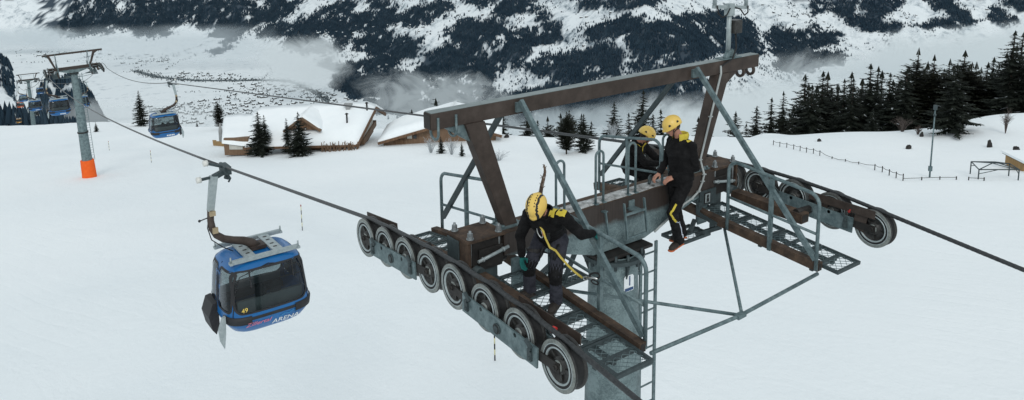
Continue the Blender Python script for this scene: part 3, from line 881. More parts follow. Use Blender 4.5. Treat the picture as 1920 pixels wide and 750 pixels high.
def put_tree(pos, H, kind, label, group, wf=1.0, name='spruce_tree'):
    NT[0] += 1
    ph, tm, cm = tree_proto(kind, NT[0] % 3)
    o = thing(name, pos, label, 'tree', group, random.uniform(0, 6.28))
    s = H / ph; o.scale = (s * wf, s * wf, s)
    link_mesh('trunk', tm, o); link_mesh('crown', cm, o)
    return o
def height_at(p, vtop):
    """height of a thing standing at p whose top is seen at row vtop"""
    lo, hi = 0.0, 60.0
    for _ in range(40):
        m = .5 * (lo + hi); q = p + Vector((0, 0, m)); d = q - CAM
        v = CY0 - FPX * d.dot(CU) / (-d.dot(CB))
        if v > vtop: lo = m
        else: hi = m
    return lo
# column, row of foot, row of tip, kind, width factor, label
SPOT = [
 (265, 236, 170, 1, .9, 'spruce standing alone on the snow edge left of the small gondola'),
 (412, 243, 188, 2, 1.0, 'dense round topped pine on the snow edge left of the chalet'),
 (488, 292, 210, 1, 1.15, 'dark bushy spruce left of the two in front of the chalet'),
 (500, 290, 216, 0, 1.1, 'slim spruce close behind the left bushy spruce before the chalet'),
 (562, 292, 210, 1, 1.2, 'full dark spruce right of the two in front of the chalet dormer'),
 (541, 288, 222, 0, 1.0, 'thin spruce leaning against the right spruce before the chalet'),
 (827, 288, 256, 1, 1.0, 'small spruce in front of the plank barn wall, left of two'),
 (1062, 289, 209, 2, 1.25, 'broad dark pine in the snow left of the worker railing'),
 (1094, 284, 214, 1, 1.1, 'bushy spruce in the snow just left of the worker railing'),
 (866, 293, 266, 1, .8, 'smallest spruce in front of the plank barn wall, right of two'),
]
for (u, vb, vt, k, wf, lab) in SPOT:
    p = on_ground(u, vb); put_tree(p, height_at(p, vt), k, lab, None, wf, 'pine_tree' if k == 2 else 'spruce_tree')
for (u, vt, rg, k, lab) in [(774, 207, 165, 1, 'spruce tip showing above the snow left of the barn roof'), (819, 187, 170, 1, 'spruce tip showing above the barn roof'),
                            (375, 229, 175, 1, 'tiny spruce tip on the snow edge left of the small gondola'), (187, 229, 172, 1, 'tiny spruce tip on the snow edge right of the orange padded pylon')]:
    p = at_range(u, rg); put_tree(p, height_at(p, vt), k, lab, None)
# the row beyond the workers: (column, tip row, range, kind, width)
ROW = [(918, 232, 158, 1, .9), (945, 214, 140, 1, 1.0), (990, 205, 132, 1, 1.0), (1010, 226, 140, 0, 1.1), (1030, 220, 150, 2, 1.1), (1050, 213, 150, 0, 1.0), (1068, 206, 128, 2, 1.15),
       (1090, 214, 131, 1, 1.0), (1107, 228, 128, 1, 1.2), (1152, 192, 128, 1, 1.0), (1180, 212, 136, 0, 1.0), (1207, 170, 130, 0, 1.25), (1222, 214, 126, 1, 1.0), (1240, 205, 138, 0, 1.0),
       (1305, 220, 134, 1, 1.0), (1330, 240, 128, 1, .9), (1376, 210, 130, 1, 1.1), (1398, 232, 125, 1, 1.0), (1417, 200, 128, 1, 1.05), (1443, 183, 127, 0, 1.1), (1466, 172, 128, 0, .95), (1478, 215, 123, 1, .9)]
_ON = ['', 'first', 'second', 'third', 'fourth', 'fifth', 'sixth', 'seventh', 'eighth', 'ninth', 'tenth', 'eleventh', 'twelfth', 'thirteenth', 'fourteenth', 'fifteenth', 'sixteenth', 'seventeenth', 'eighteenth', 'nineteenth']
_TN = {20: ('twentieth', 'twenty'), 30: ('thirtieth', 'thirty'), 40: ('fortieth', 'forty'), 50: ('fiftieth', 'fifty'), 60: ('sixtieth', 'sixty')}
def nth(k):
    if k < 20: return _ON[k]
    t = k // 10 * 10
    return _TN[t][0] if k == t else _TN[t][1] + ' ' + _ON[k - t]
WORDS0 = ['leftmost'] + [nth(k) for k in range(2, 69)]
KW = {0: 'slim pointed spruce', 1: 'full bushy spruce', 2: 'round topped pine', 3: 'tall thin spruce'}
for i, (u, vt, rg, k, wf) in enumerate(ROW):
    p = at_range(u, rg); put_tree(p, height_at(p, vt), k, '%s, %s from the left in the tree row behind the workers' % (KW[k], WORDS0[i]), 'conifers in the row behind the workers', wf, 'pine_tree' if k == 2 else 'spruce_tree')
RIGHT = [(1502, 142, 130, 0, 1.25), (1518, 160, 126, 0, 1.2), (1537, 134, 131, 3, 1.1), (1562, 160, 135, 3, 1.1), (1573, 148, 126, 3, .95), (1590, 146, 124, 3, 1.0), (1608, 150, 133, 2, .9), (1622, 120, 127, 0, 1.15), (1634, 126, 131, 3, 1.0), (1631, 205, 112, 1, .95),
         (1657, 137, 124, 3, 1.05), (1680, 150, 132, 0, 1.0), (1703, 92, 128, 2, .95), (1692, 130, 122, 0, 1.2), (1722, 118, 134, 2, .9), (1738, 104, 126, 2, .85), (1752, 130, 133, 3, 1.0), (1765, 112, 130, 2, .9), (1787, 96, 126, 2, 1.2),
         (1780, 120, 97, 1, 1.1), (1805, 118, 128, 2, 1.0), (1826, 128, 132, 2, .9), (1842, 108, 128, 3, 1.1), (1856, 120, 133, 2, 1.0), (1880, 58, 121, 3, 1.25), (1893, 62, 127, 3, 1.2), (1905, 96, 132, 2, 1.0), (1922, 50, 121, 3, 1.3), (1916, 110, 126, 2, 1.1), (1950, 70, 128, 3, 1.2), (1870, 100, 131, 2, 1.0), (1990, 90, 130, 2, 1.1)]
RIGHT += [(1510 + 14 * q + random.uniform(-5, 5), 150 + random.uniform(-14, 16) - max(0, 14 * q - 90) * .12 - (34 if q > 25 else 0), 134 + random.uniform(-4, 8), random.choice((0, 0, 2, 1, 2)), 1.0) for q in range(30)]
RIGHT.sort()
for i, (u, vt, rg, k, wf) in enumerate(RIGHT):
    wf *= 1.22
    p = at_range(u, rg); put_tree(p, height_at(p, vt), k, '%s, %s from the left in the dark wood on the right' % (KW[k], WORDS0[i]), 'conifers of the dark wood on the right', wf, 'pine_tree' if k == 2 else 'spruce_tree')

# bare shrubs and a sapling
M['twig'] = mottled('bare_twigs', (.06, .045, .038), (.15, .12, .11), 3, .9)
M['frost'] = mottled('frosted_twigs', (.30, .33, .35), (.5, .53, .55), 3, .9)
def shrub(pos, H, Wd, n, label, mat, seed, name='bare_shrub'):
    rnd = random.Random(seed); m = MB()
    for i in range(n):
        a = rnd.uniform(0, 6.28); r = rnd.uniform(.1, 1) * Wd
        e = Vector((math.cos(a) * r, math.sin(a) * r, H * rnd.uniform(.5, 1)))
        mid = e * .5 + Vector((0, 0, H * .12)); m.tube([(0, 0, -.2), mid, e], [.022, .014, .006], 4, False)
        for j in range(4):
            b = mid.lerp(e, rnd.random()); t2 = b + Vector((rnd.uniform(-1, 1), rnd.uniform(-1, 1), rnd.uniform(.1, 1))) * (H * .25)
            m.tube([b, t2], [.012, .005], 3, False)
    o = m.build(name, mat, None, fix=False); o.location = pos
    return tag(o, label, 'shrub')
for i, (u, v, H, Wd, mt, lab) in enumerate([(808, 287, 1.9, 1.2, 'frost', 'frosted bare shrub left of the small spruce before the barn'), (847, 290, 1.8, 1.1, 'frost', 'frosted bare shrub between the two small spruces before the barn'),
        (887, 294, 1.4, .9, 'frost', 'frosted bare shrub right of the smallest spruce before the barn'), (935, 301, 1.0, 1.4, 'frost', 'low frosted bush in the snow right of the gantry leg'),
        (1692, 247, 1.7, 1.5, 'twig', 'reddish bare bush at the foot of the dark wood'), (1721, 252, .9, .5, 'twig', 'small bare bush beside the lamp pole'), (1885, 250, 2.4, .5, 'twig', 'leafless sapling on the snow mound at the right'),
        (500, 283, 1.2, 1.0, 'twig', 'dry scrub between the two spruces before the chalet'), (1150, 262, 2.2, 2.0, 'frost', 'frosted bush in the snow behind the worker railing'), (1340, 235, 6.0, 1.6, 'frost', 'frost covered bare birch behind the right gantry leg')]):
    p = on_ground(u, v); shrub(p, H, Wd, 34, lab, M[mt], 50 + i)
# ---------------------------------------------------------------- chalet, barn and small things on the slope
M['wood'] = mottled('old_brown_timber', (.055, .030, .017), (.13, .072, .040), 1.6, .85, 0, .3, c2=(.20, .12, .07), stretch=(7, 7, .5))
M['wood_pale'] = mottled('weathered_timber', (.11, .068, .042), (.21, .135, .085), 1.4, .85, 0, .3, stretch=(9, 9, .4))
M['yellow_wood'] = mottled('yellow_boards', (.22, .13, .05), (.36, .23, .10), 1.5, .8, stretch=(6, 6, .6))
M['plaster'] = mottled('off_white_plaster', (.42, .42, .38), (.55, .54, .50), 1.5, .9)
M['pane'] = mottled('dark_window_pane', (.02, .025, .03), (.05, .06, .065), 2, .15, spec=.5)
M['roofsnow'] = mottled('roof_snow', (.78, .825, .845), (.86, .89, .90), .25, .8, 0, .0, spec=.2)
M['concrete'] = mottled('grey_concrete', (.20, .21, .21), (.32, .33, .33), 1.5, .9)
M['red_tape'] = mottled('faded_red_netting', (.45, .16, .12), (.55, .25, .2), 1, .9)

def frame_at(u, v):
    """origin on the slope plus axes: along the picture (horizontal), into the depth"""
    p = on_ground(u, v)
    return p
RX = Vector((.806, -.592, 0)).normalized()      # to the right as seen
RY = Vector((.592, .806, 0)).normalized()       # away from the viewer
UZ = Vector((0, 0, 1))

def snow_roof(m, pts, th):
    """thick snow slab with rounded lip over a roof plane (pts: eave L, eave R, ridge R, ridge L)"""
    e0, e1, r1, r0 = [Vector(p) for p in pts]
    nx, ny = 14, 8
    nrm = (e1 - e0).cross(r0 - e0).normalized()
    if nrm.z < 0: nrm = -nrm
    top = []
    for j in range(ny + 1):
        b = j / ny
        for i in range(nx + 1):
            a = i / nx
            p = (e0 * (1 - a) + e1 * a) * (1 - b) + (r0 * (1 - a) + r1 * a) * b
            lip = min(1, math.sqrt(max(0, b * 5))) * min(1, math.sqrt(min(a, 1 - a) * 12 + .08))
            h = th * (.25 + .75 * lip) * (1 + .18 * n2(p.x * 3, p.y * 3, 4, 2.2))
            top.append(p + Vector((0, 0, h)))
    bot = [(e0 * (1 - i / nx) + e1 * (i / nx)) * (1 - j / ny) + (r0 * (1 - i / nx) + r1 * (i / nx)) * (j / ny) for j in range(ny + 1) for i in range(nx + 1)]
    W_ = nx + 1; n = len(top)
    fs = [(j * W_ + i, j * W_ + i + 1, (j + 1) * W_ + i + 1, (j + 1) * W_ + i) for j in range(ny) for i in range(nx)]
    rim = [i for i in range(W_)] + [j * W_ + nx for j in range(1, ny + 1)] + [ny * W_ + i for i in range(nx - 1, -1, -1)] + [j * W_ for j in range(ny - 1, 0, -1)]
    fs += [(rim[k], n + rim[k], n + rim[(k + 1) % len(rim)], rim[(k + 1) % len(rim)]) for k in range(len(rim))]
    m.add(top + bot, fs, True)

# --- chalet: big snow covered roof, ridge running left to right, timber gable at the right end
p0 = on_ground(640, 279)
ch = thing('chalet', p0, 'big timber chalet under one wide snow covered roof with a small wooden dormer', 'chalet')
dist = (p0 - CAM).length; k_ = dist / FPX          # metres per source pixel here
def cp(u, z, d=0.0): return p0 + RX * ((u - 640) * k_) + UZ * z + RY * d
HZ = lambda v: (279 - v) * k_ * 1.03
D = 6.8                                            # eave to ridge, horizontal
ez = HZ(266); rz_ = HZ(203) - D * .30
mW = MB()
mW.obox(cp(598, ez / 2 - .6, D), RX, RY, UZ, 66 * k_, D - 1.0, ez / 2 + .6)
mW.build('wall', M['wood'], ch)
mG = MB()                                          # right gable
gx = 664
mG.prism([(0, -1.2), (2 * D - 2, -1.2), (2 * D - 2, ez - .5), (D - 1, rz_ - .9), (0, ez - .5)], cp(gx, 0, 1.0), RY, UZ, RX, .35)
mG.build('gable_wall', M['wood'], ch)
mB = MB()
mB.obox(cp(gx, 1.0, D * .95), RX, RY, UZ, .75, D * .55, .75).build('plaster_base', M['plaster'], ch)
mBal = MB()
mBal.obox(cp(gx + 4, ez - .6, D), RX, RY, UZ, .7, D * .72, .4)
mBal.build('balcony', M['wood_pale'], ch)
sn = MB()
snow_roof(sn, [cp(470, ez - .25, -1.3), cp(673, ez - .1, -1.3), cp(690, rz_ + .3, D), cp(455, rz_ - .4, D)], .95)
snow_roof(sn, [cp(690, ez + .1, 2 * D + 1.0), cp(455, ez - .4, 2 * D + 1.0), cp(455, rz_ - .4, D), cp(690, rz_ + .3, D)], .95)
# lower lean-to roof running left
snow_roof(sn, [cp(428, HZ(259) - .25, -1.0), cp(480, ez - .2, -1.2), cp(480, rz_ - 1.2, D), cp(395, HZ(240) - .6, D)], .8)
sn.build('roof_snow', M['roofsnow'], ch)
ev = MB()
ev.bar(cp(470, ez - .35, -1.3), cp(673, ez - .2, -1.3), .15, .3)
ev.bar(cp(673, ez - .2, -1.35), cp(690, rz_ + .15, D), .25, .45)
ev.bar(cp(690, rz_ + .15, D), cp(690, ez - .1, 2 * D + 1), .25, .45)
ev.prism([(-1.3, ez - .3), (D, rz_ + .1), (D, rz_ - .5), (-1.3, ez - .8)], cp(673, 0, 0) - RX * .1, RY, UZ, RX, .12)
ev.build('eaves', M['wood'], ch)
lw = MB()
lw.obox(cp(452, HZ(266) / 2 + .2, 1.5), RX, RY, UZ, 22 * k_, 2.2, HZ(262) / 2 + .5).build('porch_wall', M['wood_pale'], ch)
sg = MB(); sg.obox(cp(452, HZ(268), -.78), RX, RY, UZ, 12 * k_, .05, 6.5 * k_).build('white_panel', M['plaster'], ch)
for (u, v, wpx, hpx) in ((611, 273, 3, 5), (630, 274, 4, 4), (645, 274, 4, 4), (658, 273, 3, 5)):
    w_ = MB(); w_.obox(cp(u, HZ(v), .93), RX, RY, UZ, (wpx / 2 + .8) * k_, .06, (hpx / 2 + .8) * k_)
    wf = w_.build('window', M['wood_pale'], ch)
    q = MB(); q.obox(cp(u, HZ(v), .86), RX, RY, UZ, wpx / 2 * k_, .03, hpx / 2 * k_).build('pane', M['pane'], wf)
for d_ in (D * .55, D * .95, D * 1.35):
    w_ = MB(); w_.obox(cp(gx, ez + .55, d_) + RX * .36, RX, RY, UZ, .05, .5, .42)
    wf = w_.build('window', M['wood_pale'], ch)
    q = MB(); q.obox(cp(gx, ez + .55, d_) + RX * .42, RX, RY, UZ, .03, .38, .32).build('pane', M['pane'], wf)
dm = MB()
dm.prism([(-9.5, 0), (9.5, 0), (9.5, .0001), (0, 6.2), (-9.5, .0001)][:4] if False else [(-30 * k_, 0), (30 * k_, 0), (0, 22 * k_)], cp(571, HZ(244), .2), RX, UZ, RY, 4.5)
dor = dm.build('dormer', M['wood'], ch)
ds = MB()
for s_ in (-1, 1):
    ds.bar(cp(571, HZ(244), .0) + RX * (s_ * 34 * k_) - UZ * .15, cp(571, HZ(244), .0) + UZ * (23 * k_), .5, .28)
ds.build('barge_board', M['wood_pale'], dor)
dsn = MB()
snow_roof(dsn, [cp(537, HZ(247), 0), cp(537, HZ(247), 5.5), cp(571, HZ(223), 5.5), cp(571, HZ(223), 0)], .55)
snow_roof(dsn, [cp(605, HZ(247), 5.5), cp(605, HZ(247), 0), cp(571, HZ(223), 0), cp(571, HZ(223), 5.5)], .55)
dsn.build('dormer_snow', M['roofsnow'], dor)
cy = MB()
cy.obox(cp(641, HZ(205) - .3 * (D - 1.5), D - 1.5), RX, RY, UZ, .3, .3, .75); cy.obox(cp(641, HZ(205) - .3 * (D - 1.5) + .8, D - 1.5), RX, RY, UZ, .55, .45, .1)
cy.build('chimney', M['concrete'], ch)
vp = MB()
for (u, v) in ((567, 213), (647, 224), (677, 202)):
    vp = MB(); b = cp(u, HZ(v) - .3 * D * (.3 if v > 215 else .75) - .9, D * (.3 if v > 215 else .75)); vp.cyl(b, b + UZ * 1.7, .12, n=8); vp.cyl(b + UZ * 1.6, b + UZ * 1.75, .28, .1, n=8); vp.build('vent_pipe', M['dark_steel'], ch)
wp = MB()
for i in range(9):
    a = on_ground(610 + i * 7, 284.5 - i * .5); rr = random.Random(i)
    for j in range(6):
        q = a + Vector((rr.uniform(-.6, .6), rr.uniform(-.5, .5), 0)); wp.tube([q - UZ * .1, q + Vector((rr.uniform(-.5, .5), rr.uniform(-.3, .3), rr.uniform(.5, 1.3)))], .05, 4, False)
tag(wp.build('brushwood_pile', M['wood_pale']), 'heap of dry brushwood along the front wall of the chalet', 'brushwood')

# --- plank barn to the right of the chalet
p0 = on_ground(800, 268); k_ = (p0 - CAM).length / FPX
bn = thing('plank_barn', p0, 'low plank barn with wide gable front and thick snow on its roof', 'barn')
def bp(u, z, d=0.0): return p0 + RX * ((u - 800) * k_) + UZ * z + RY * d
HZ = lambda v: (266 - v) * k_ * 1.03
m = MB()
m.prism([(-80 * k_, -1), (128 * k_, -1), (128 * k_, HZ(254)), (48 * k_, HZ(228)), (-80 * k_, HZ(259))], bp(800, 0, 0), RX, UZ, RY, 6.5)
m.build('wall', M['wood_pale'], bn)
s = MB()
snow_roof(s, [bp(712, HZ(260), 7), bp(712, HZ(260), -1.0), bp(848, HZ(223), -1.0), bp(848, HZ(223), 7)], 1.0)
snow_roof(s, [bp(940, HZ(250), -1.0), bp(940, HZ(250), 7), bp(848, HZ(223), 7), bp(848, HZ(223), -1.0)], 1.0)
s.build('roof_snow', M['roofsnow'], bn)
b = MB()
b.bar(bp(712, HZ(260) - .15, -1.0), bp(848, HZ(223) - .12, -1.0), .2, .35); b.bar(bp(848, HZ(223) - .12, -1.0), bp(940, HZ(250) - .15, -1.0), .2, .35)
b.build('barge_board', M['wood'], bn)
for (u, v, wpx, hpx, mt) in ((769, 254, 9, 6, 'plaster'), (779, 254, 6, 6, 'pane')):
    w_ = MB(); w_.obox(bp(u, HZ(v), -.06), RX, RY, UZ, (wpx / 2 + .7) * k_, .05, (hpx / 2 + .7) * k_)
    wf = w_.build('window', M['wood'], bn)
    MB().obox(bp(u, HZ(v), -.13), RX, RY, UZ, wpx / 2 * k_, .03, hpx / 2 * k_).build('pane', M[mt], wf)
MB().obox(bp(749, HZ(262), -.06), RX, RY, UZ, 10 * k_, .05, 4 * k_).build('door', M['wood'], bn)
# snowy roof of a further hut right of the gantry leg
p0 = on_ground(925, 262); k_ = (p0 - CAM).length / FPX

# --- windbreak boards, concrete pillar, fence, lamp pole, tent frame, kiosk, markers
f = MB(); a = on_ground(400, 273); b_ = on_ground(462, 279)
for i in range(9):
    q0 = a.lerp(b_, i / 9); q1 = a.lerp(b_, (i + 1) / 9); h = 1.0 - .35 * math.sin(i * .8)
    f.bar(q0 + UZ * .35, q1 + UZ * (.35 + .04), .08, h)
tag(f.build('board_fence', M['yellow_wood']), 'yellowish board windbreak with curved top at the left end of the chalet', 'fence')
p = on_ground(415, 266); h = height_at(p, 231)
m = MB(); m.tube([p - UZ * .3, p + UZ * h * .55, p + UZ * h], [.32, .30, .12], 10); tag(m.build('snowy_post', M['concrete']), 'pale grey post with a pointed snow cap beside the yellow board windbreak', 'post')
p = on_ground(448, 240)
m = MB(); m.obox(p + UZ * .9, RX, RY, UZ, .45, .45, 1.6); m.obox(p + UZ * 2.55, RX, RY, UZ, .55, .55, .08); tag(m.build('stone_pillar', M['concrete']), 'short grey square pillar on the snow left of the chalet roof', 'pillar')

def marker(u, v, vt, lab, ang=0.0):
    p = on_ground(u, v); h = height_at(p, vt); m = MB(); n = 6
    for i in range(n):
        m.mat(0 if i % 2 == 0 else 1); m.cyl(p + UZ * (h * i / n) - UZ * (.2 if i == 0 else 0), p + UZ * (h * (i + 1) / n), .028, n=8)
    m.mat(2).cyl(p + UZ * h, p + UZ * (h + .12), .04, n=8)
    tag(m.build('piste_marker', [M['dark_steel'], M['marker_y'], M['marker_r']], None), lab, 'marker pole', 'piste marker poles')
M['marker_y'] = mottled('pale_yellow_paint', (.55, .52, .30), (.62, .60, .38), 3, .6)
M['marker_r'] = mottled('dull_red_paint', (.28, .06, .05), (.35, .08, .06), 3, .6)
marker(567, 432, 387, 'thin banded marker pole in the open snow right of the numbered gondola')
marker(284, 305, 284, 'thin banded marker pole in the snow below the small gondola')
marker(205, 282, 266, 'thin banded marker pole in the snow right of the orange padded pylon')
marker(928, 676, 612, 'thin black and yellow banded marker pole seen below the near sheave train')

# rope fence with short posts, right
fence = thing('rope_fence', on_ground(1640, 320), 'dark rope fence on short posts winding over the snow on the right', 'fence')
FP = [(1450, 272), (1462, 275), (1475, 277), (1488, 280), (1500, 283), (1512, 286), (1525, 288), (1537, 292), (1560, 298), (1585, 303), (1610, 308), (1640, 319), (1654, 323), (1667, 329), (1680, 334), (1693, 338)]
prev = None; rope = MB()
for i, (u, v) in enumerate(FP):
    g = on_ground(u, v); m = MB(); m.bar(g - UZ * .3, g + UZ * (.55 if i < 8 or i > 10 else .25), .06, .06, RX); m.build('post', M['dark_steel'], fence)
    t = g + UZ * (.45 if i < 8 or i > 10 else .15)
    if prev is not None: rope.tube([prev, prev.lerp(t, .5) - UZ * .08, t], .022, 5)
    prev = t
rope.build('rope', M['dark_steel'], fence)
def low_fence(us, lab):
    f = thing('rope_fence', on_ground(*us[0]), lab, 'fence'); prev = None; rope = MB()
    for (u, v) in us:
        g = on_ground(u, v); m = MB(); m.bar(g - UZ * .3, g + UZ * .28, .06, .06, RX); m.build('post', M['dark_steel'], f)
        t = g + UZ * .2
        if prev is not None: rope.tube([prev, t], .022, 5)
        prev = t
    rope.build('rope', M['dark_steel'], f)
low_fence([(1693, 339), (1728, 338), (1762, 337), (1793, 337)], 'snowed in rope fence running straight below the lamp pole')
low_fence([(1816, 338), (1845, 339)], 'short bit of snowed in rope fence left of the tent frame')

p = on_ground(1743, 332); h = height_at(p, 197)
lp = thing('lamp_pole', p, 'slender grey pole with a small box low down standing by the wood on the right', 'pole')
MB().tube([p - UZ * .3, p + UZ * h], [.075, .05], 8).build('mast', M['galv'], lp)
MB().obox(p + UZ * h * .12, RX, RY, UZ, .13, .1, .2).build('junction_box', M['galv'], lp)
m = MB(); m.obox(p + UZ * (h - .2), RX, RY, UZ, .12, .1, .2); m.cyl(p + UZ * (h - .9), p + UZ * (h - .75), .12, n=8); m.build('lamp_head', M['galv_dark'], lp)

tf = thing('tent_frame', on_ground(1865, 338), 'bare dark metal tent frame on six legs standing in the snow at the right edge', 'frame')
base = [(1819, 326), (1834, 336), (1909, 338), (1891, 330)]
G = [on_ground(u, v) for (u, v) in base]; T = [g + UZ * height_at(g, vt) for g, vt in zip(G, (303, 318, 318, 307))]
for g, t in zip(G, T): MB().tube([g - UZ * .3, t], .05, 6).build('leg', M['galv_dark'], tf)
m = MB()
for i in range(4): m.tube([T[i], T[(i + 1) % 4]], .045, 6)
for i in range(4):
    c_ = (T[i] + T[(i + 1) % 4]) * .5 - UZ * .5; m.tube([T[i] - UZ * .35, c_ + UZ * .5], .03, 5)
ctr = (T[0] + T[1] + T[2] + T[3]) * .25 + UZ * .35
for i in range(4): m.tube([T[i], ctr], .04, 6)
m.build('roof_frame', M['galv_dark'], tf)

p = on_ground(1918, 316); k_ = (p - CAM).length / FPX
ks = thing('snow_kiosk', p, 'little wooden kiosk with snowy flat roof cut by the right edge', 'kiosk')
MB().obox(p + UZ * 9 * k_, RX, RY, UZ, 15 * k_, 1.2, 8.5 * k_).build('wall', M['yellow_wood'], ks)
MB().obox(p + UZ * 19.2 * k_, RX, RY, UZ, 18 * k_, 1.6, 1.8 * k_).build('roof_snow', M['roofsnow'], ks)
MB().obox(p + UZ * 17 * k_, RX, RY, UZ, 17.5 * k_, 1.5, .5 * k_).build('roof_edge', M['dark_steel'], ks)
for i, (u, v, s_, lab) in enumerate([(1703, 279, .45, 'dark stone poking out of the snow below the wood'), (1536, 265, .35, 'small dark stone in the snow below the left part of the wood'), (1855, 276, .4, 'upright dark stump on the snow mound at the right'), (1905, 283, .5, 'dark boulder with snow cap near the kiosk'), (1728, 256, .3, 'dark broken stump beside the lamp pole'), (950, 258, .5, 'dark stone in the snow right of the left gantry leg')]):
    p = on_ground(u, v); m = MB(); rr = random.Random(i + 3)
    m.ell(p + UZ * s_ * .25, s_ * .8, s_ * .6, s_ * (.6 if i not in (2, 4) else 1.6), 9, 6)
    for q in range(len(m.v)):
        a = Vector(m.v[q]); m.v[q] = tuple(a + Vector((rr.uniform(-1, 1), rr.uniform(-1, 1), rr.uniform(-1, 1))) * s_ * .14)
    tag(m.build('rock' if i not in (2, 4) else 'tree_stump', M['dark_steel']), lab, 'rock' if i not in (2, 4) else 'stump')
# ---------------------------------------------------------------- the lift pylon the workers stand on
def two_tone(name, z0, c_up, c_lo):
    """brown paint above, bare galvanised steel below, ragged border at height z0 in the pylon's own axes"""
    m, nt, b, out = new_mat(name)
    co = coords(nt)
    n = N(nt, 'ShaderNodeTexNoise', Scale=3.0, Detail=8.0, Roughness=.7); nt.links.new(co, n.inputs['Vector'])
    sp = nt.nodes.new('ShaderNodeSeparateXYZ'); nt.links.new(co, sp.inputs[0])
    a = N(nt, 'ShaderNodeMath', operation='MULTIPLY_ADD'); a.inputs[1].default_value = .16
    nt.links.new(n.outputs[0], a.inputs[0]); nt.links.new(sp.outputs[2], a.inputs[2])
    mr = N(nt, 'ShaderNodeMapRange'); nt.links.new(a.outputs[0], mr.inputs[0]); mr.inputs[1].default_value = z0 + .04; mr.inputs[2].default_value = z0 + .11
    st = N(nt, 'ShaderNodeTexNoise', Scale=6.0, Detail=6.0, Roughness=.7)
    mp = nt.nodes.new('ShaderNodeMapping'); mp.inputs['Scale'].default_value = (6, 6, .35); nt.links.new(co, mp.inputs[0]); nt.links.new(mp.outputs[0], st.inputs['Vector'])
    r1 = ramp(nt, st.outputs[0], [(.3, c_up[0]), (.6, c_up[1]), (.75, c_up[2])])
    g = N(nt, 'ShaderNodeTexVoronoi', Scale=55.0); nt.links.new(co, g.inputs['Vector'])
    g2 = N(nt, 'ShaderNodeTexNoise', Scale=4.0, Detail=6.0); nt.links.new(co, g2.inputs['Vector'])
    gm = N(nt, 'ShaderNodeMath', operation='MULTIPLY_ADD'); gm.inputs[1].default_value = .35; nt.links.new(g.outputs['Color'], gm.inputs[0]); nt.links.new(g2.outputs[0], gm.inputs[2])
    r2 = ramp(nt, gm.outputs[0], [(.4, c_lo[0]), (.6, c_lo[1]), (.85, c_lo[2])])
    mx_ = nt.nodes.new('ShaderNodeMix'); mx_.data_type = 'RGBA'
    nt.links.new(mr.outputs[0], mx_.inputs[0]); nt.links.new(r2.outputs[0], mx_.inputs[6]); nt.links.new(r1.outputs[0], mx_.inputs[7])
    nt.links.new(mx_.outputs[2], b.inputs['Base Color']); b.inputs['Roughness'].default_value = .6; b.inputs['Metallic'].default_value = .1
    return m
BASEZ = -11.0
PY_ = -.08
GV = ((.056, .086, .093), (.102, .146, .154), (.165, .225, .234))
BR = ((.023, .017, .014), (.041, .031, .0265), (.070, .055, .048))
M['crossarm'] = two_tone('two_tone_crossarm', -.30 - BASEZ, BR, GV)
M['spangle'] = two_tone('spangled_galvanised', 900.0, BR, GV)
M['ice'] = mottled('crusted_snow_and_grit', (.07, .07, .065), (.34, .35, .35), 9, .8, 0, .6, c2=(.60, .63, .64), detail=9)
M['galvtop'] = mottled('lit_galvanised_top', (.14, .17, .17), (.24, .28, .285), 5, .6, .1, .2)
M['cable_grey'] = mottled('grey_conduit', (.26, .29, .29), (.38, .41, .41), 5, .5)

tower = thing('lift_pylon', (0, PY_ - .035, BASEZ), 'near lift pylon of brown and galvanised steel carrying workers, walkways and two sheave trains', 'lift pylon', 'pylons of the gondola lift')
T_ = tower
# pole
m = MB(); m.lathe((0, PY_ - .03, 0), (0, 0, 1), [(BASEZ - 1.6, .58), (-6, .45), (-2.1, .372), (-1.15, .34), (-1.0, .34), (-.76, .335)], 40)
m.build('pole', M['spangle'], T_)
m = MB()
m.lathe((0, PY_ - .03, 0), (0, 0, 1), [(-.83, .30), (-.83, .43), (-.775, .43), (-.775, .30)], 36, False)
for k in range(14):
    a = k * 2 * PI / 14; c_ = (math.cos(a) * .385, PY_ - .03 + math.sin(a) * .385)
    m.cyl((c_[0], c_[1], -.90), (c_[0], c_[1], -.70), .022, n=6)
for k in range(6):
    a = k * 2 * PI / 6 + .3; d = Vector((math.cos(a), math.sin(a), 0)); m.prism([(.33, -1.1), (.42, -.85), (.33, -.85)], Vector((0, PY_ - .03, 0)) + d.cross(UZ) * .012, d, UZ, -d.cross(UZ), .024)
m.build('pole_flange', M['galv_dark'], T_)
m = MB(); m.obox((0, PY_ - .03, -.721), V(1, 0, 0), V(0, 1, 0), UZ, .46, .30, .022); m.build('saddle_plate', M['dark_steel'], T_, bevel=.008)
# crossarm box girder
poly = [(-1.92, 0), (1.92, 0), (1.92, -.28), (1.45, -.375), (.47, -.68), (-.47, -.68), (-1.45, -.375), (-1.92, -.28)]
m = MB(); m.prism(poly, (0, -.234, 0), (1, 0, 0), UZ, (0, 1, 0), .314); m.build('crossarm', M['crossarm'], T_, bevel=.006)
m = MB(); m.obox((0, -.077, .006), V(1, 0, 0), V(0, 1, 0), UZ, 1.91, .165, .006); m.build('crossarm_cap', M['rust'], T_)
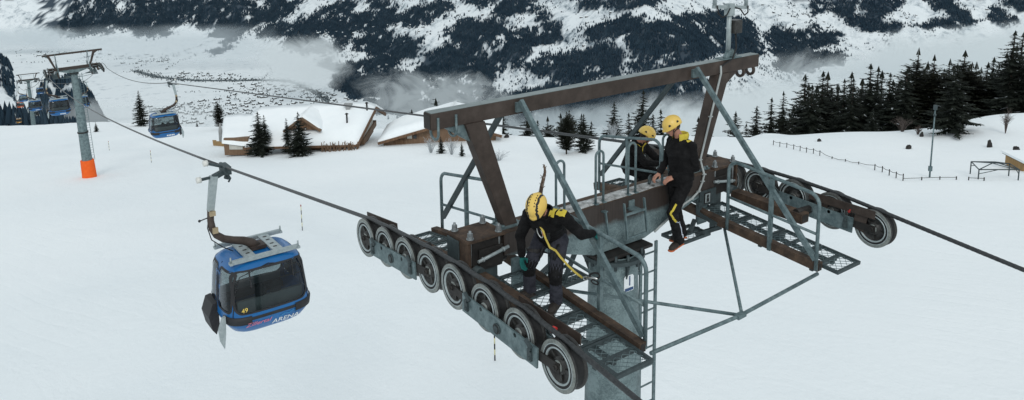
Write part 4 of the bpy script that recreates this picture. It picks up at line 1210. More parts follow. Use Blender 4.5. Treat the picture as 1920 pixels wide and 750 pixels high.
# crusted snow along the top
m = MB(); nx, ny = 150, 12; vs = []; x0_, x1_ = -1.28, 1.36
for j in range(ny + 1):
    for i in range(nx + 1):
        x = x0_ + (x1_ - x0_) * i / nx; wv = .018 * n2(x * 9, j, 3, .5)
        y = -.225 + .215 * j / ny + (wv if j in (0, ny) else 0); e = math.sin(PI * j / ny) ** .6
        z = .013 + e * (.018 + .016 * n2(x * 40, y * 40, 4, 7)) + .010 * e * n2(x * 110, y * 110, 4, 2)
        vs.append((x, y, z))
m.add(vs, [(j * (nx + 1) + i, j * (nx + 1) + i + 1, (j + 1) * (nx + 1) + i + 1, (j + 1) * (nx + 1) + i) for j in range(ny) for i in range(nx)], True)
m.build('snow_crust', M['ice'], T_)
# gantry
ZB = 1.592; HBm = .192
m = MB(); m.box(-2.794, 3.06, -.08, .08, ZB - HBm, ZB); m.build('gantry_beam', M['brown'], T_, bevel=.007)
m = MB(); m.box(-2.786, 3.05, -.074, .074, ZB + .002, ZB + .008); m.build('beam_top_lit_tone', M['galvtop'], T_)  # thin sheet, light from above put into its paler colour
m = MB(); m.box(-2.801, -2.7965, -.07, .07, ZB - HBm + .012, ZB - .012); m.build('beam_end_cap', M['dark_steel'], T_)
def uring(c, w, h, r=.013):
    c = Vector(c); pts = [c + V(-w / 2, 0, .04)]
    for k in range(9):
        a = PI + PI * k / 8; pts.append(c + V(math.cos(a) * w / 2, 0, -h + w / 2 + math.sin(a) * w / 2))
    pts.append(c + V(w / 2, 0, .04)); return pts
for sx in (-1, 1):
    for dx in (.09, .33):
        X = sx * (2.794 - dx) if sx < 0 else 3.06 - dx
        if sx < 0:
            m = MB(); o = Vector((X, -.09, ZB - HBm)); pts = []
            for k in range(11):
                a = PI + PI * k / 10; pts.append(o + V(0, .09 + math.cos(a) * .085, -.055 + math.sin(a) * .075))
            m.tube([o + V(0, .004, .14)] + pts + [o + V(0, .176, .14)], .016, 8)
            m.build('hook_ring', M['galv'], T_)
        else:
            m = MB(); m.lathe((X - .03, 0, ZB - HBm - .045), (1, 0, 0), [(0, .05), (0, .09), (.03, .09), (.03, .05), (0, .05)], 20); m.build('hook_ring', M['brown'], T_)
LX = lambda s, a: s * a
for s in (-1, 1):
    m = MB(); y0, y1 = -.105, .045
    # leg: inner edge from (2.085, beam) to (1.624, 0); tapered
    pts = [(2.078, ZB - HBm), (1.624, .022), (1.815, .022), (2.345, ZB - HBm)]
    m.prism([(s * a, z) for a, z in pts], (0, y0, 0), (1, 0, 0), UZ, (0, 1, 0), y1 - y0)
    m.build('gantry_leg', M['brown'], T_, bevel=.006)
    m = MB(); m.prism([(s * 2.335, ZB - HBm - .003), (s * 2.24, ZB - HBm - .24), (s * 2.60, ZB - HBm - .003)], (0, -.055, 0), (1, 0, 0), UZ, (0, 1, 0), .11)
    m.build('gusset', M['brown'] if s > 0 else M['galv'], T_)
    m = MB(); m.box(min(s * 1.56, s * 1.90), max(s * 1.56, s * 1.90), -.16, .085, .0125, .026)
    for dx in (1.60, 1.86):
        for yy in (-.135, .065): m.cyl((s * dx, yy, .026), (s * dx, yy, .06), .018, n=6)
    m.build('leg_foot', M['galv'], T_)
# diagonal braces
for s in (-1, 1):
    m = MB(); m.bar((s * 1.57, -.13, ZB - .02), (s * 1.537, -2.2, -.60), .065, .05, (1, 0, 0)); m.build('brace', M['galv'], T_)
    m = MB(); m.bar((s * 1.57, .11, ZB - .05), (s * 1.537, 1.82, -.52), .065, .05, (1, 0, 0)); m.build('brace', M['galv_dark'], T_)
    m = MB(); m.box(s * 1.57 - .05, s * 1.57 + .05, -.115, .115, ZB - HBm + .03, ZB - .04); m.build('brace_lug', M['galv'], T_)

# clamp boxes at the crossarm ends
for s in (-1, 1):
    q = lambda a, b: (min(s * a, s * b), max(s * a, s * b))
    m = MB(); m.box(*q(1.90, 2.45), -.25, .21, -.005, .028)
    m.build('clamp_plate', M['rust'], T_, bevel=.004)
    m = MB(); m.box(*q(1.925, 2.36), -.20, .17, -.40, -.007)
    m.box(*q(1.93, 2.28), -.225, -.2, -.36, -.12); m.build('clamp_box', M['dark_steel'], T_, bevel=.012)
    m = MB(); m.box(*q(2.44, 2.465), -.05, .2, -.33, -.02); m.build('side_plate', M['galv_dark'] , T_, bevel=.01)
    m = MB(); m.box(*q(2.40, 2.438), -.24, .19, -.42, -.012); m.build('end_plate', M['rust'], T_, bevel=.006)
    for (a, y) in ((1.97, -.19), (2.38, -.19), (1.97, .15), (2.38, .15)):
        m = MB(); m.cyl((s * a, y, -.30), (s * a, y, .135), .0165, n=10); m.cyl((s * a, y, .03), (s * a, y, .045), .045, n=12)
        m.cyl((s * a, y, .045), (s * a, y, .078), .034, n=6, smooth=False); m.cyl((s * a, y, .08), (s * a, y, .108), .032, n=6, smooth=False); m.build('clamp_bolt', M['bolt'], T_)
    m = MB(); m.cyl((s * 1.88, -.265, -.16), (s * 2.33, -.275, -.235), .021, n=10)
    m.cyl((s * 1.95, -.268, -.172), (s * 1.97, -.268, -.176), .03, n=10); m.cyl((s * 2.25, -.273, -.222), (s * 2.27, -.273, -.226), .03, n=10)
    m.build('lever_rod', M['galv_light'], T_)
    m = MB(); m.cyl((s * 1.86, -.12, -.30), (s * 1.99, -.12, -.30), .085, n=20); m.build('pivot_boss', M['dark_steel'], T_)
    m = MB()
    for yy in (-.17, .10): m.box(*q(1.98, 2.16), yy, yy + .06, -.95, -.40)
    m.build('hanger_post', M['galv_dark'], T_, bevel=.006)
    m = MB(); m.box(*q(1.60, 1.80), -.215, -.19, -.78, -.36); m.build('hanger_plate', M['galv'], T_, bevel=.01)
# plate with the dark emblem by the right clamp box
m = MB(); m.box(1.58, 1.93, -.262, -.237, -.49, -.255); m.build('emblem_plate', M['galv_dark'], T_, bevel=.006)
m = MB(); m.box(1.665, 1.80, -.27, -.264, -.455, -.29); m.mat(1).box(1.68, 1.785, -.2745, -.2715, -.44, -.305); m.mat(0)
m.ell((1.732, -.2755, -.345), .026, .004, .026, 10, 6); m.box(1.708, 1.756, -.279, -.275, -.43, -.372); m.build('emblem', [M['rubber'], M['galv_light']], T_)

# sheave trains
SY = [-2.31, -1.69, -1.08, -.46, .10, .66, 1.20, 1.76]
SZ = [-.425, -.362, -.335, -.333, -.350, -.385, -.425, -.485]
def sheave_mesh():
    m = MB(); R = .262
    for s in (-1, 1):
        m.mat(0).lathe((0, 0, 0), (1, 0, 0), [(s * .082, .212), (s * .082, .254), (s * .077, .260)], 48)
        m.mat(2).lathe((0, 0, 0), (1, 0, 0), [(s * .077, .2603), (s * .070, R), (s * .052, R), (s * .044, .243)], 48)
    m.mat(1).lathe((0, 0, 0), (1, 0, 0), [(-.044, .244), (-.03, .238), (0, .232), (.03, .238), (.044, .244)], 48)
    for s in (-1, 1):
        m.mat(1).lathe((0, 0, 0), (1, 0, 0), [(s * .082, .2125), (s * .079, .198), (s * .079, .186)], 48)
        m.mat(3).lathe((0, 0, 0), (1, 0, 0), [(s * .079, .1865), (s * .086, .182), (s * .086, .173), (s * .07, .166)], 48); m.lathe((0, 0, 0), (1, 0, 0), [(s * .0822, .221), (s * .0845, .219), (s * .0845, .213), (s * .0822, .212)], 48)
        m.mat(2).lathe((0, 0, 0), (1, 0, 0), [(s * .07, .1665), (s * .045, .15), (s * .04, .09), (s * .07, .082), (s * .075, .06)], 40)
        m.mat(0).lathe((0, 0, 0), (1, 0, 0), [(s * .075, .0605), (s * .09, .056), (s * .09, .044)], 24)
        m.mat(2).lathe((0, 0, 0), (1, 0, 0), [(s * .09, .0445), (s * .10, .038), (s * .10, .0)], 24)
        for k in range(5):
            a = k * 2 * PI / 5; d = Vector((0, math.cos(a), math.sin(a))); t = Vector((0, -math.sin(a), math.cos(a)))
            m.mat(2).obox(Vector((s * .047, 0, 0)) + d * .122, V(1, 0, 0), d, t, .012, .04, .014)
    return m
SHM = sheave_mesh().mesh('sheave', [M['zinc'], M['rubber'], M['hubgrey'], M['galv_light']])
SHM2 = SHM.copy(); SHM2.materials[0] = M['zinc_dark']  # copy with darker rims for most right hand wheels
for s in (-1, 1):
    GX = s * 2.72
    m = MB()
    # main carrier beam on the inner side
    x0c, x1c = (min(s * 2.20, s * 2.42), max(s * 2.20, s * 2.42))
    for (ya, yb) in ((-1.50 if s > 0 else -1.22, -.28), (.22, 1.30)):
        za, zb_ = np.interp([ya, yb], SY, SZ)
        m.mat(0).bar((s * 2.33, ya, za - .10), (s * 2.33, yb, zb_ - .10), .17, .14)
        m.mat(1).bar((s * 2.33, ya - .004, za - .10), (s * 2.33, ya - .001, za - .10), .13, .10)
    m.mat(2).cyl((s * 2.31, -.3, -.38), (s * 2.31, .25, -.38), .07, n=14)
    train = m.build('sheave_train', [M['rust'], M['dark_steel'], M['galv_dark']], T_, bevel=0)
    for y, z in zip(SY, SZ):
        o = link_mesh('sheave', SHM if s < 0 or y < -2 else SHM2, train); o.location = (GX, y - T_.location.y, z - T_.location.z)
        o.rotation_euler = (random.uniform(0, 6), 0, 0)
    for gi, ids in enumerate(((0, 1, 2, 3), (4, 5, 6, 7))):
        ys = [SY[i] for i in ids]; zs = [SZ[i] for i in ids]
        for side in (-1, 1):
            X = GX + side * .115
            # cradle plate carrying the two middle sheaves, end rockers reach out to the end sheaves
            pa = Vector((X, (ys[0] + ys[1]) / 2 - .05, (zs[0] + zs[1]) / 2 - .06)); pb = Vector((X, (ys[2] + ys[3]) / 2 + .05, (zs[2] + zs[3]) / 2 - .06))
            m = MB(); d = (pb - pa); n = 10
            m.bar(pa, pb, .020, .215, UZ)
            m.mat(1)
            mid = pa.lerp(pb, .5); m.cyl(mid + V(side * .008, 0, 0), mid + V(side * .028, 0, 0), .058, n=24); m.cyl(mid + V(side * .028, 0, 0), mid + V(side * .036, 0, 0), .036, n=20)
            m.mat(2).lathe(mid, (side, 0, 0), [(.0285, .05), (.031, .05), (.031, .042), (.0285, .042)], 24)
            for e, ysign in ((pa, 1), (pb, -1)):
                c_ = e + V(side * .012, ysign * .10, .06)
                m.mat(1).cyl(c_, c_ + V(side * .03, 0, 0), .022, n=8); m.obox(c_ + V(side * .012, ysign * .02, .05), V(1, 0, 0), V(0, .8, .6), V(0, -.6, .8), .012, .055, .02)
                m.obox(c_ + V(side * .01, 0, -.07), V(1, 0, 0), V(0, 1, 0), UZ, .012, .03, .05); m.cyl(c_ + V(side * .01, 0, -.09), c_ + V(side * .034, 0, -.09), .018, n=6)
            m.build('cradle_plate', [M['galv'], M['galv_dark'], M['dark_steel']], train, bevel=0)
            for (ye, ze, yi, zi) in ((ys[0], zs[0], pa.y, pa.z), (ys[3], zs[3], pb.y, pb.z)):
                sg = 1 if yi > ye else -1
                m = MB(); m.bar((X - side * .022, ye - sg * .05, ze), (X - side * .022, yi + sg * .12, zi + .02), .016, .10, UZ)
                m.cyl((X - side * .03, ye, ze), (X + side * .012, ye, ze), .032, n=12); m.cyl((X + side * .012, ye, ze), (X + side * .02, ye, ze), .018, n=6)
                m.build('rocker', M['dark_steel'], train)
        m = MB()
        for i in ids: m.cyl((GX - .125, SY[i], SZ[i]), (GX + .125, SY[i], SZ[i]), .025, n=10)
        ms_ = (ys[1] + ys[2]) / 2; mz = (zs[1] + zs[2]) / 2
        m.cyl((GX, ms_, mz - .07), (s * 2.28, ms_, mz - .04), .05, n=12); m.build('axle', M['dark_steel'], train)
    # derailment catch plates beside the rope
    for (ya, yb, za, zb_) in ((-2.36, -1.37, -.215, -.205), (1.30, 2.18, -.255, -.36)):
        X = s * 2.55 if s < 0 else 2.60
        m = MB(); m.bar((X, ya, za), (X, yb, zb_), .012, .115, UZ)
        for f in (.2, .8):
            yy = ya + (yb - ya) * f; zz = za + (zb_ - za) * f
            m.prism([(-.09, -.05), (.09, -.05), (.14, -.26), (-.03, -.30)], (X - .022 * s * -1, yy, zz), V(0, 1, 0), UZ, V(1, 0, 0), .012)
            m.cyl((X - .012, yy, zz - .03), (X + .012, yy, zz - .03), .014, n=6)
        m.build('catch_plate', M['brown'], train)
    m = MB(); c_ = Vector((s * 2.60, -1.98, -.28)); m.tube([c_, c_ + V(s * .02, -.05, .07), c_ + V(s * .02, -.09, .075)], .02, 8); m.build('rope_switch', M['red'], train)

# walkways: channel, gratings, railing on both sides, bent over the pylon
zf = lambda y: -.70 + .069 * (y + 2.46)
zb2 = lambda y: zf(.2) - .135 * (y - .2)
zw = lambda y: zf(y) if y < .2 else zb2(y)
def grating(L, Wd):
    """framed expanded metal panel, length along y, width along x, top at z=0"""
    m = MB(); f = .032
    for (x0, x1, y0, y1) in ((0, Wd, 0, f), (0, Wd, L - f, L), (0, f, f + .001, L - f - .001), (Wd - f, Wd, f + .001, L - f - .001)): m.mat(0).box(x0, x1, y0, y1, -.045, 0)
    m.box(f + .001, Wd - f - .001, L / 2 - .02, L / 2 + .02, -.042, -.004)
    m.mat(1); w = .0055; cx_, cy_ = .10, .045
    for (ya, yb) in ((f, L / 2 - .02), (L / 2 + .02, L - f)):
        ny = max(2, int(round((yb - ya) / cy_))); nx = int(round((Wd - 2 * f) / cx_)); sx = (Wd - 2 * f) / nx; sy = (yb - ya) / ny
        for j in range(ny):
            for i in range(nx):
                xa = f + i * sx; y_a = ya + j * sy
                for (p, q) in (((xa, y_a), (xa + sx / 2, y_a + sy)), ((xa + sx / 2, y_a + sy), (xa + sx, y_a))) if j % 2 == 0 else (((xa, y_a + sy), (xa + sx / 2, y_a)), ((xa + sx / 2, y_a), (xa + sx, y_a + sy))):
                    d = Vector((q[0] - p[0], q[1] - p[1], 0)); n_ = Vector((-d.y, d.x, 0)).normalized() * (w / 2)
                    P = [Vector((p[0], p[1], -.012)), Vector((q[0], q[1], -.012))]
                    m.add([P[0] - n_, P[1] - n_, P[1] + n_, P[0] + n_, P[0] - n_ - UZ * .005, P[1] - n_ - UZ * .005, P[1] + n_ - UZ * .005, P[0] + n_ - UZ * .005],
                          [(0, 1, 2, 3), (0, 4, 5, 1), (2, 6, 7, 3)])
    return m.mesh('grating', [M['galv_dark'], M['galv']], fix=False)
GR1 = grating(.555, .51)
GR2 = grating(.60, .62)
def lay(me, x, y, z, slope, parent, name='grating', rz=0):
    o = link_mesh(name, me, parent); o.location = (x, y - T_.location.y, z - T_.location.z); o.rotation_euler = (math.atan(slope), 0, rz); return o
for s in (-1, 1):
    m = MB(); xc = s * 1.585
    m.bar((xc, -2.235, zw(-2.235) - .012), (xc, .2, zw(.2) - .012), .10, .115, UZ)
    m.bar((xc, .2, zw(.2) - .012), (xc, 2.0, zw(2.0) - .012), .10, .115, UZ)
    m.mat(1).box(xc - .03, xc + .03, -2.24, -2.236, zw(-2.235) - .06, zw(-2.235) + .03)
    wk = m.build('walkway', [M['rust'], M['dark_steel']], T_, bevel=0)
    x0 = s * 1.645 if s > 0 else -1.645 - .51
    for k in range(4):
        y = -2.455 + k * .568; lay(GR1, x0, y, zw(y), .069, wk)
    for k in range(3):
        y = .33 + k * .575; lay(GR1, x0, y, zw(y), -.135, wk)
    # outer support angle
    m = MB(); xo = s * 1.95; m.bar((xo, -2.2, zw(-2.2) - .075), (xo, .2, zw(.2) - .075), .05, .05); m.bar((xo, .2, zw(.2) - .075), (xo, 2.0, zw(2.0) - .075), .05, .05)
    for y in (-2.1, -1.3, -.5, .5, 1.2, 1.9): m.bar((s * 1.60, y, zw(y) - .105), (s * 2.15, y, zw(y) - .105), .05, .05)
    m.build('support_angle', M['galv_dark'], wk)
    # railings
    X = s * 1.53
    def railing(ya, yb, h, pm, posts):
        A = Vector((X, ya, zw(ya))); B = Vector((X, yb, zw(yb))); m = MB(); d = 1 if yb > ya else -1
        pts = [A - UZ * .05, A + UZ * (h - .15)]
        for k in range(1, 6):
            a = PI / 2 * k / 5; pts.append(A + UZ * (h - .15 + .15 * math.sin(a)) + V(0, d * .15 * (1 - math.cos(a)), 0))
        for k in range(0, 6):
            a = PI / 2 * k / 5; yy = yb - d * .15 + d * .15 * math.sin(a); pts.append(Vector((X, yy, zw(yb) + (h - .15) + .15 * math.cos(a))))
        pts.append(B - UZ * .05)
        m.tube(pts, .024, 10)
        m.tube([A + UZ * h * .45, B + UZ * h * .45], .019, 8)
        m.build('handrail', M['galv'], wk)
        for yy in posts:
            P = Vector((X, yy, zw(yy))); m = MB(); m.bar(P - UZ * .07, P + UZ * (h - .02), .05, .045, V(1, 0, 0)); m.build('post', M['galv'], wk)
    railing(-2.215, -.80 if s > 0 else -.62, .955, 1, (-1.51,))
    railing(1.86, .48, .905, 1, (1.2,))
    m = MB(); m.bar((s * 1.53, -.62, zw(-.62) - .05), (s * 1.55, -.27, -.56), .05, .06); m.bar((s * 1.55, -.27, -.58), (s * 1.55, -.27, -.40), .06, .06); m.build('bracket', M['galv_dark'], wk)
# cross ties between the walkways
m = MB(); m.tube([(-1.5, -2.27, -.775), (0, -2.24, -.85), (1.52, -2.25, -.765)], .023, 8)
m.tube([(0.02, -2.24, -.85), (-1.52, -.72, -.64)], .021, 8); m.tube([(.04, -2.24, -.85), (1.53, -.76, -.65)], .021, 8)
m.bar((-.06, -2.24, -.85), (.08, -2.24, -.845), .07, .05); m.build('cross_tie', M['galv'], T_)
# step gratings by the pole and right of it, stand off brackets
m = MB(); m.bar((1.45, -.2, -.845), (1.6, -.15, -.72), .05, .06); m.bar((1.15, -.10, -.905), (1.75, -.10, -.905), .05, .05); m.bar((1.52, -.24, -.90), (1.78, -.5, -.76), .045, .06)
stp = m.build('step', M['galv_dark'], T_)
GR3 = grating(.42, .60); lay(GR3, 1.12, -.36, -.875, 0, stp)
m = MB(); m.bar((-.9, .05, -.72), (-.9, .45, -1.12), .05, .05); m.bar((-.95, .2, -1.17), (-.30, .2, -1.17), .05, .05); m.bar((-.62, -.05, -.62), (-.62, .2, -1.15), .05, .05)
stp = m.build('step', M['galv_dark'], T_)
GR4 = grating(.50, .72); lay(GR4, -1.0, .05, -1.13, 0, stp)
# hand hoops on the crossarm
for xh in (-1.02, -.35, .24, .90):
    m = MB(); r = .068; pts = [Vector((xh - r, -.205, -.02)), Vector((xh - r, -.205, .66))]
    for k in range(1, 8):
        a = PI - PI * k / 8; pts.append(Vector((xh + math.cos(a) * r, -.205, .66 + math.sin(a) * r)))
    pts += [Vector((xh + r, -.205, .66)), Vector((xh + r, -.205, -.02))]
    m.tube(pts, .0165, 8)
    for sx in (-1, 1): m.box(xh + sx * r - .03, xh + sx * r + .03, -.245, -.17, .012, .026)
    m.build('hand_hoop', M['galv'], T_)
# small hanging ladder on the crossarm front, ladder down the pole
m = MB()
for x in (-.07, .30): m.bar((x - .02, -.40, .0), (x + .03, -.42, -.50), .030, .022, V(1, 0, 0))
for (z, dx) in ((-.16, 0), (-.50, .02)): m.bar((-.07 + dx, -.41, z), (.31 + dx, -.41, z), .022, .03)
m.box(.12, .26, -.40, -.236, -.17, -.155); m.box(.15, .25, -.255, -.2365, -.20, -.06)
for x in (-.33,): m.bar((x, -.30, -.08), (x + .06, -.31, -.50), .028, .02, V(1, 0, 0)); m.box(x - .02, x + .05, -.30, -.236, -.10, -.085)
m.build('hanging_ladder', M['galv'], T_)
m = MB(); yl = -.20
for x in (.44, .74): m.bar((x, yl, -.80), (x + .03, yl, BASEZ + .2), .05, .022, V(0, 1, 0))
for k in range(34):
    z = -.95 - .29 * k; m.cyl((.44, yl, z), (.75, yl, z), .013, n=8)
for z in (-1.2, -3.4, -6): m.bar((.3, yl + .05, z), (.46, yl, z), .04, .04)
m.build('ladder', M['galv'], T_)
# number plate
M['white_sign'] = mottled('white_enamel_sign', (.62, .66, .68), (.72, .76, .78), 3, .4)
M['blue_sign'] = mottled('blue_enamel', (.012, .045, .13), (.02, .06, .16), 3, .4)
m = MB(); c_ = Vector((-.03, -.445, -1.115)); ax = Vector((1, -.05, 0)).normalized()
pl = [(-.075, -.12), (.075, -.12), (.085, -.10), (.085, .085), (.06, .11), (-.06, .11), (-.085, .085), (-.085, -.10)]
m.prism(pl, c_, ax, UZ, UZ.cross(ax) * -1 if False else Vector((0, -1, 0)), .006)
sgn = m.build('number_plate', M['white_sign'], T_)
m = MB(); m.box(-.105, .045, -.4565, -.4525, -1.225, -1.185)
def glyph(txt, size, name, mat, parent, loc, rot, ext=.0, shear=0.0, org=None, sx=1.0):
    cu = bpy.data.curves.new(name, 'FONT'); cu.body = txt; cu.size = size; cu.align_x = 'CENTER'; cu.align_y = 'CENTER'; cu.extrude = ext; cu.shear = shear; cu.resolution_u = 3
    t = bpy.data.objects.new(name + '_src', cu); me = bpy.data.meshes.new_from_object(t)
    bpy.data.objects.remove(t); bpy.data.curves.remove(cu)
    me.materials.clear(); me.materials.append(mat)
    o = link_mesh(name, me, parent)
    root = parent
    while root is not None and root.parent is not None: root = root.parent
    o.location = Vector(loc) - (root.location if org is None and root is not None else Vector((0, 0, 0))); o.rotation_euler = rot; o.scale = (sx, 1, 1)
    return o
m.build('blue_strip', M['blue_sign'], sgn)
glyph('1', .20, 'numeral', M['blue_sign'], sgn, (-.02, -.4545, -1.095), (PI / 2, 0, 0), .001)
# conduit along the right leg, wind gauge on the beam
m = MB(); pts = [(2.14, -.10, 1.53), (2.12, -.125, 1.42), (1.92, -.125, .80), (1.72, -.125, .18), (1.66, -.255, .0), (1.63, -.255, -.10), (1.55, -.255, -.235), (1.40, -.255, -.315), (1.25, -.255, -.355), (.9, -.265, -.50), (.62, -.28, -.61)]
m.tube(pts, .016, 8)
for q in pts[2:8]: m.box(q[0] - .03, q[0] + .03, q[1] - .018, q[1] + .018, q[2] - .008, q[2] + .008)
m.build('conduit', M['cable_grey'], T_)
m = MB(); m.box(2.22, 2.62, -.10, .09, ZB + .010, ZB + .022); m.lathe((2.42, -.05, ZB + .02), (0, 1, 0), [(0, .02), (0, .11), (.03, .11), (.03, .02)], 24); m.bar((2.30, -.03, ZB + .02), (2.38, -.03, ZB + .13), .03, .05); m.bar((2.54, -.03, ZB + .02), (2.46, -.03, ZB + .13), .03, .05)
wg = m.build('gauge_base', M['galv'], T_)
m = MB(); m.tube([(2.42, 0, ZB + .04), (2.42, 0, 2.36)], .036, 12); m.box(2.36, 2.48, -.05, .05, 2.24, 2.42); m.build('gauge_mast', M['galv_light'], wg)
m = MB(); m.box(2.45, 2.62, -.09, .06, 1.97, 2.17); m.build('gauge_box', M['hubgrey'], wg, bevel=.01)
m = MB(); m.bar((2.05, 0, 2.40), (2.83, 0, 2.33), .05, .05)
for (x, z) in ((2.08, 2.40), (2.80, 2.335)):
    m.tube([(x, 0, z), (x, 0, z + .30)], .03, 10); m.cyl((x, 0, z + .16), (x, 0, z + .26), .05, n=12)
m.build('gauge_arm', M['galv_light'], wg)
m = MB()
m.tube([(2.36, -.06, 2.36), (2.28, -.07, 2.27), (2.18, -.07, 2.24), (2.10, -.06, 2.30), (2.09, -.04, 2.42)], .011, 6)
m.build('gauge_cable', M['rubber'], wg); m = MB()
m.tube([(2.48, -.06, 2.36), (2.58, -.07, 2.33), (2.68, -.07, 2.23), (2.77, -.06, 2.26), (2.80, -.04, 2.36)], .011, 6)
m.build('gauge_cable', M['rubber'], wg); m = MB()
m.tube([(2.50, -.06, 1.98), (2.52, -.07, 1.75), (2.40, -.10, 1.60), (2.20, -.10, 1.54), (2.14, -.11, 1.52)], .012, 6)
m.build('gauge_cable', M['rubber'], wg)
# brown pad under the clamp, rope end icicles: bent dark twig like rope behind the first worker
# ---------------------------------------------------------------- gondola cabins
M['blue'] = mottled('blue_cabin_paint', (.004, .090, .27), (.007, .125, .35), 1.2, .3, 0, 0, spec=.5)
M['orange_paint'] = mottled('orange_cabin_paint', (.60, .10, .02), (.70, .14, .03), 1.2, .35)
M['yellow_paint'] = mottled('yellow_cabin_paint', (.55, .26, .03), (.62, .32, .05), 1.2, .35)
M['bumper'] = mottled('black_bumper', (.010, .011, .013), (.02, .021, .024), 5, .6)
M['seat'] = mottled('dark_seat', (.014, .015, .017), (.03, .032, .035), 4, .8)
M['inner'] = mottled('grey_cabin_lining', (.16, .18, .18), (.24, .26, .26), 2, .8)
M['textwhite'] = mottled('white_lettering', (.62, .66, .68), (.7, .74, .76), 3, .5)
M['textred'] = mottled('faded_pink_lettering', (.55, .16, .25), (.62, .22, .30), 3, .5)
M['textblue'] = mottled('light_blue_line', (.03, .22, .48), (.04, .26, .52), 3, .5)
M['textyellow'] = mottled('yellow_number', (.75, .55, .10), (.8, .6, .14), 3, .5)
M['brass'] = mottled('tan_bracket', (.26, .21, .13), (.36, .29, .19), 8, .6)
M['orange_pad'] = mottled('orange_crash_pad', (.72, .10, .015), (.82, .14, .025), 2.5, .8, 0, .2, spec=.2)
def glass_mat():
    m, nt, b, out = new_mat('tinted_glass'); nt.nodes.remove(b)
    tr = nt.nodes.new('ShaderNodeBsdfTransparent'); tr.inputs[0].default_value = (.46, .52, .53, 1)
    gl = nt.nodes.new('ShaderNodeBsdfGlossy'); gl.inputs['Roughness'].default_value = .06; gl.inputs[0].default_value = (.9, .95, 1, 1)
    fr = nt.nodes.new('ShaderNodeFresnel'); fr.inputs[0].default_value = 1.45
    n = N(nt, 'ShaderNodeTexNoise', Scale=1.5, Detail=3.0); nt.links.new(coords(nt), n.inputs['Vector'])
    bp_ = N(nt, 'ShaderNodeBump', Strength=.05); nt.links.new(n.outputs[0], bp_.inputs['Height']); nt.links.new(bp_.outputs[0], gl.inputs['Normal'])
    ms = nt.nodes.new('ShaderNodeMixShader'); nt.links.new(fr.outputs[0], ms.inputs[0]); nt.links.new(tr.outputs[0], ms.inputs[1]); nt.links.new(gl.outputs[0], ms.inputs[2])
    nt.links.new(ms.outputs[0], out.inputs[0]); return m
M['glass'] = glass_mat()

ZS = [0, -.03, -.08, -.16, -.30, -.60, -1.05, -1.20, -1.36, -1.50, -1.57, -1.60]
AS = [.42, .60, .72, .80, .85, .885, .925, .935, .88, .78, .68, .52]
BS = [.36, .53, .645, .72, .765, .80, .845, .855, .80, .70, .60, .44]
NE = 4.3
CZ = -1.95; CXO = .53                      # roof height and sideways offset under the grip
ha = lambda z: float(np.interp(-z, [-q for q in ZS], AS)); hb_ = lambda z: float(np.interp(-z, [-q for q in ZS], BS))
def sup(t, a, b, off=0):
    c, s = math.cos(t), math.sin(t)
    x = (a + off) * math.copysign(abs(c) ** (2 / NE), c); y = (b + off) * math.copysign(abs(s) ** (2 / NE), s)
    return x, y
def end_y(x, z, off=0):
    a, b = ha(z) + off, hb_(z) + off
    return b * max(0.0, 1 - min(1, abs(x / a)) ** NE) ** (1 / NE)
def side_x(y, z, off=0):
    a, b = ha(z) + off, hb_(z) + off
    return a * max(0.0, 1 - min(1, abs(y / b)) ** NE) ** (1 / NE)
def rrect(u0, u1, v0, v1, r, n=6):
    pts = []
    for (cx, cy, a0) in ((u1 - r, v1 - r, 0), (u0 + r, v1 - r, 90), (u0 + r, v0 + r, 180), (u1 - r, v0 + r, 270)):
        for k in range(n + 1):
            a = math.radians(a0 + 90 * k / n); pts.append((cx + r * math.cos(a), cy + r * math.sin(a)))
    # extra points on the straight runs so panes follow the curved hull
    out = []
    for i, p in enumerate(pts):
        q = pts[(i + 1) % len(pts)]; L = math.hypot(q[0] - p[0], q[1] - p[1]); k = max(1, int(L / .12))
        for j in range(k): out.append((p[0] + (q[0] - p[0]) * j / k, p[1] + (q[1] - p[1]) * j / k))
    return out
WIN_END = (-.78, .78, -1.04, -.15, .17)
WIN_SIDE = [(-.66, -.06, -1.02, -.17, .09), (.06, .66, -1.02, -.17, .09)]

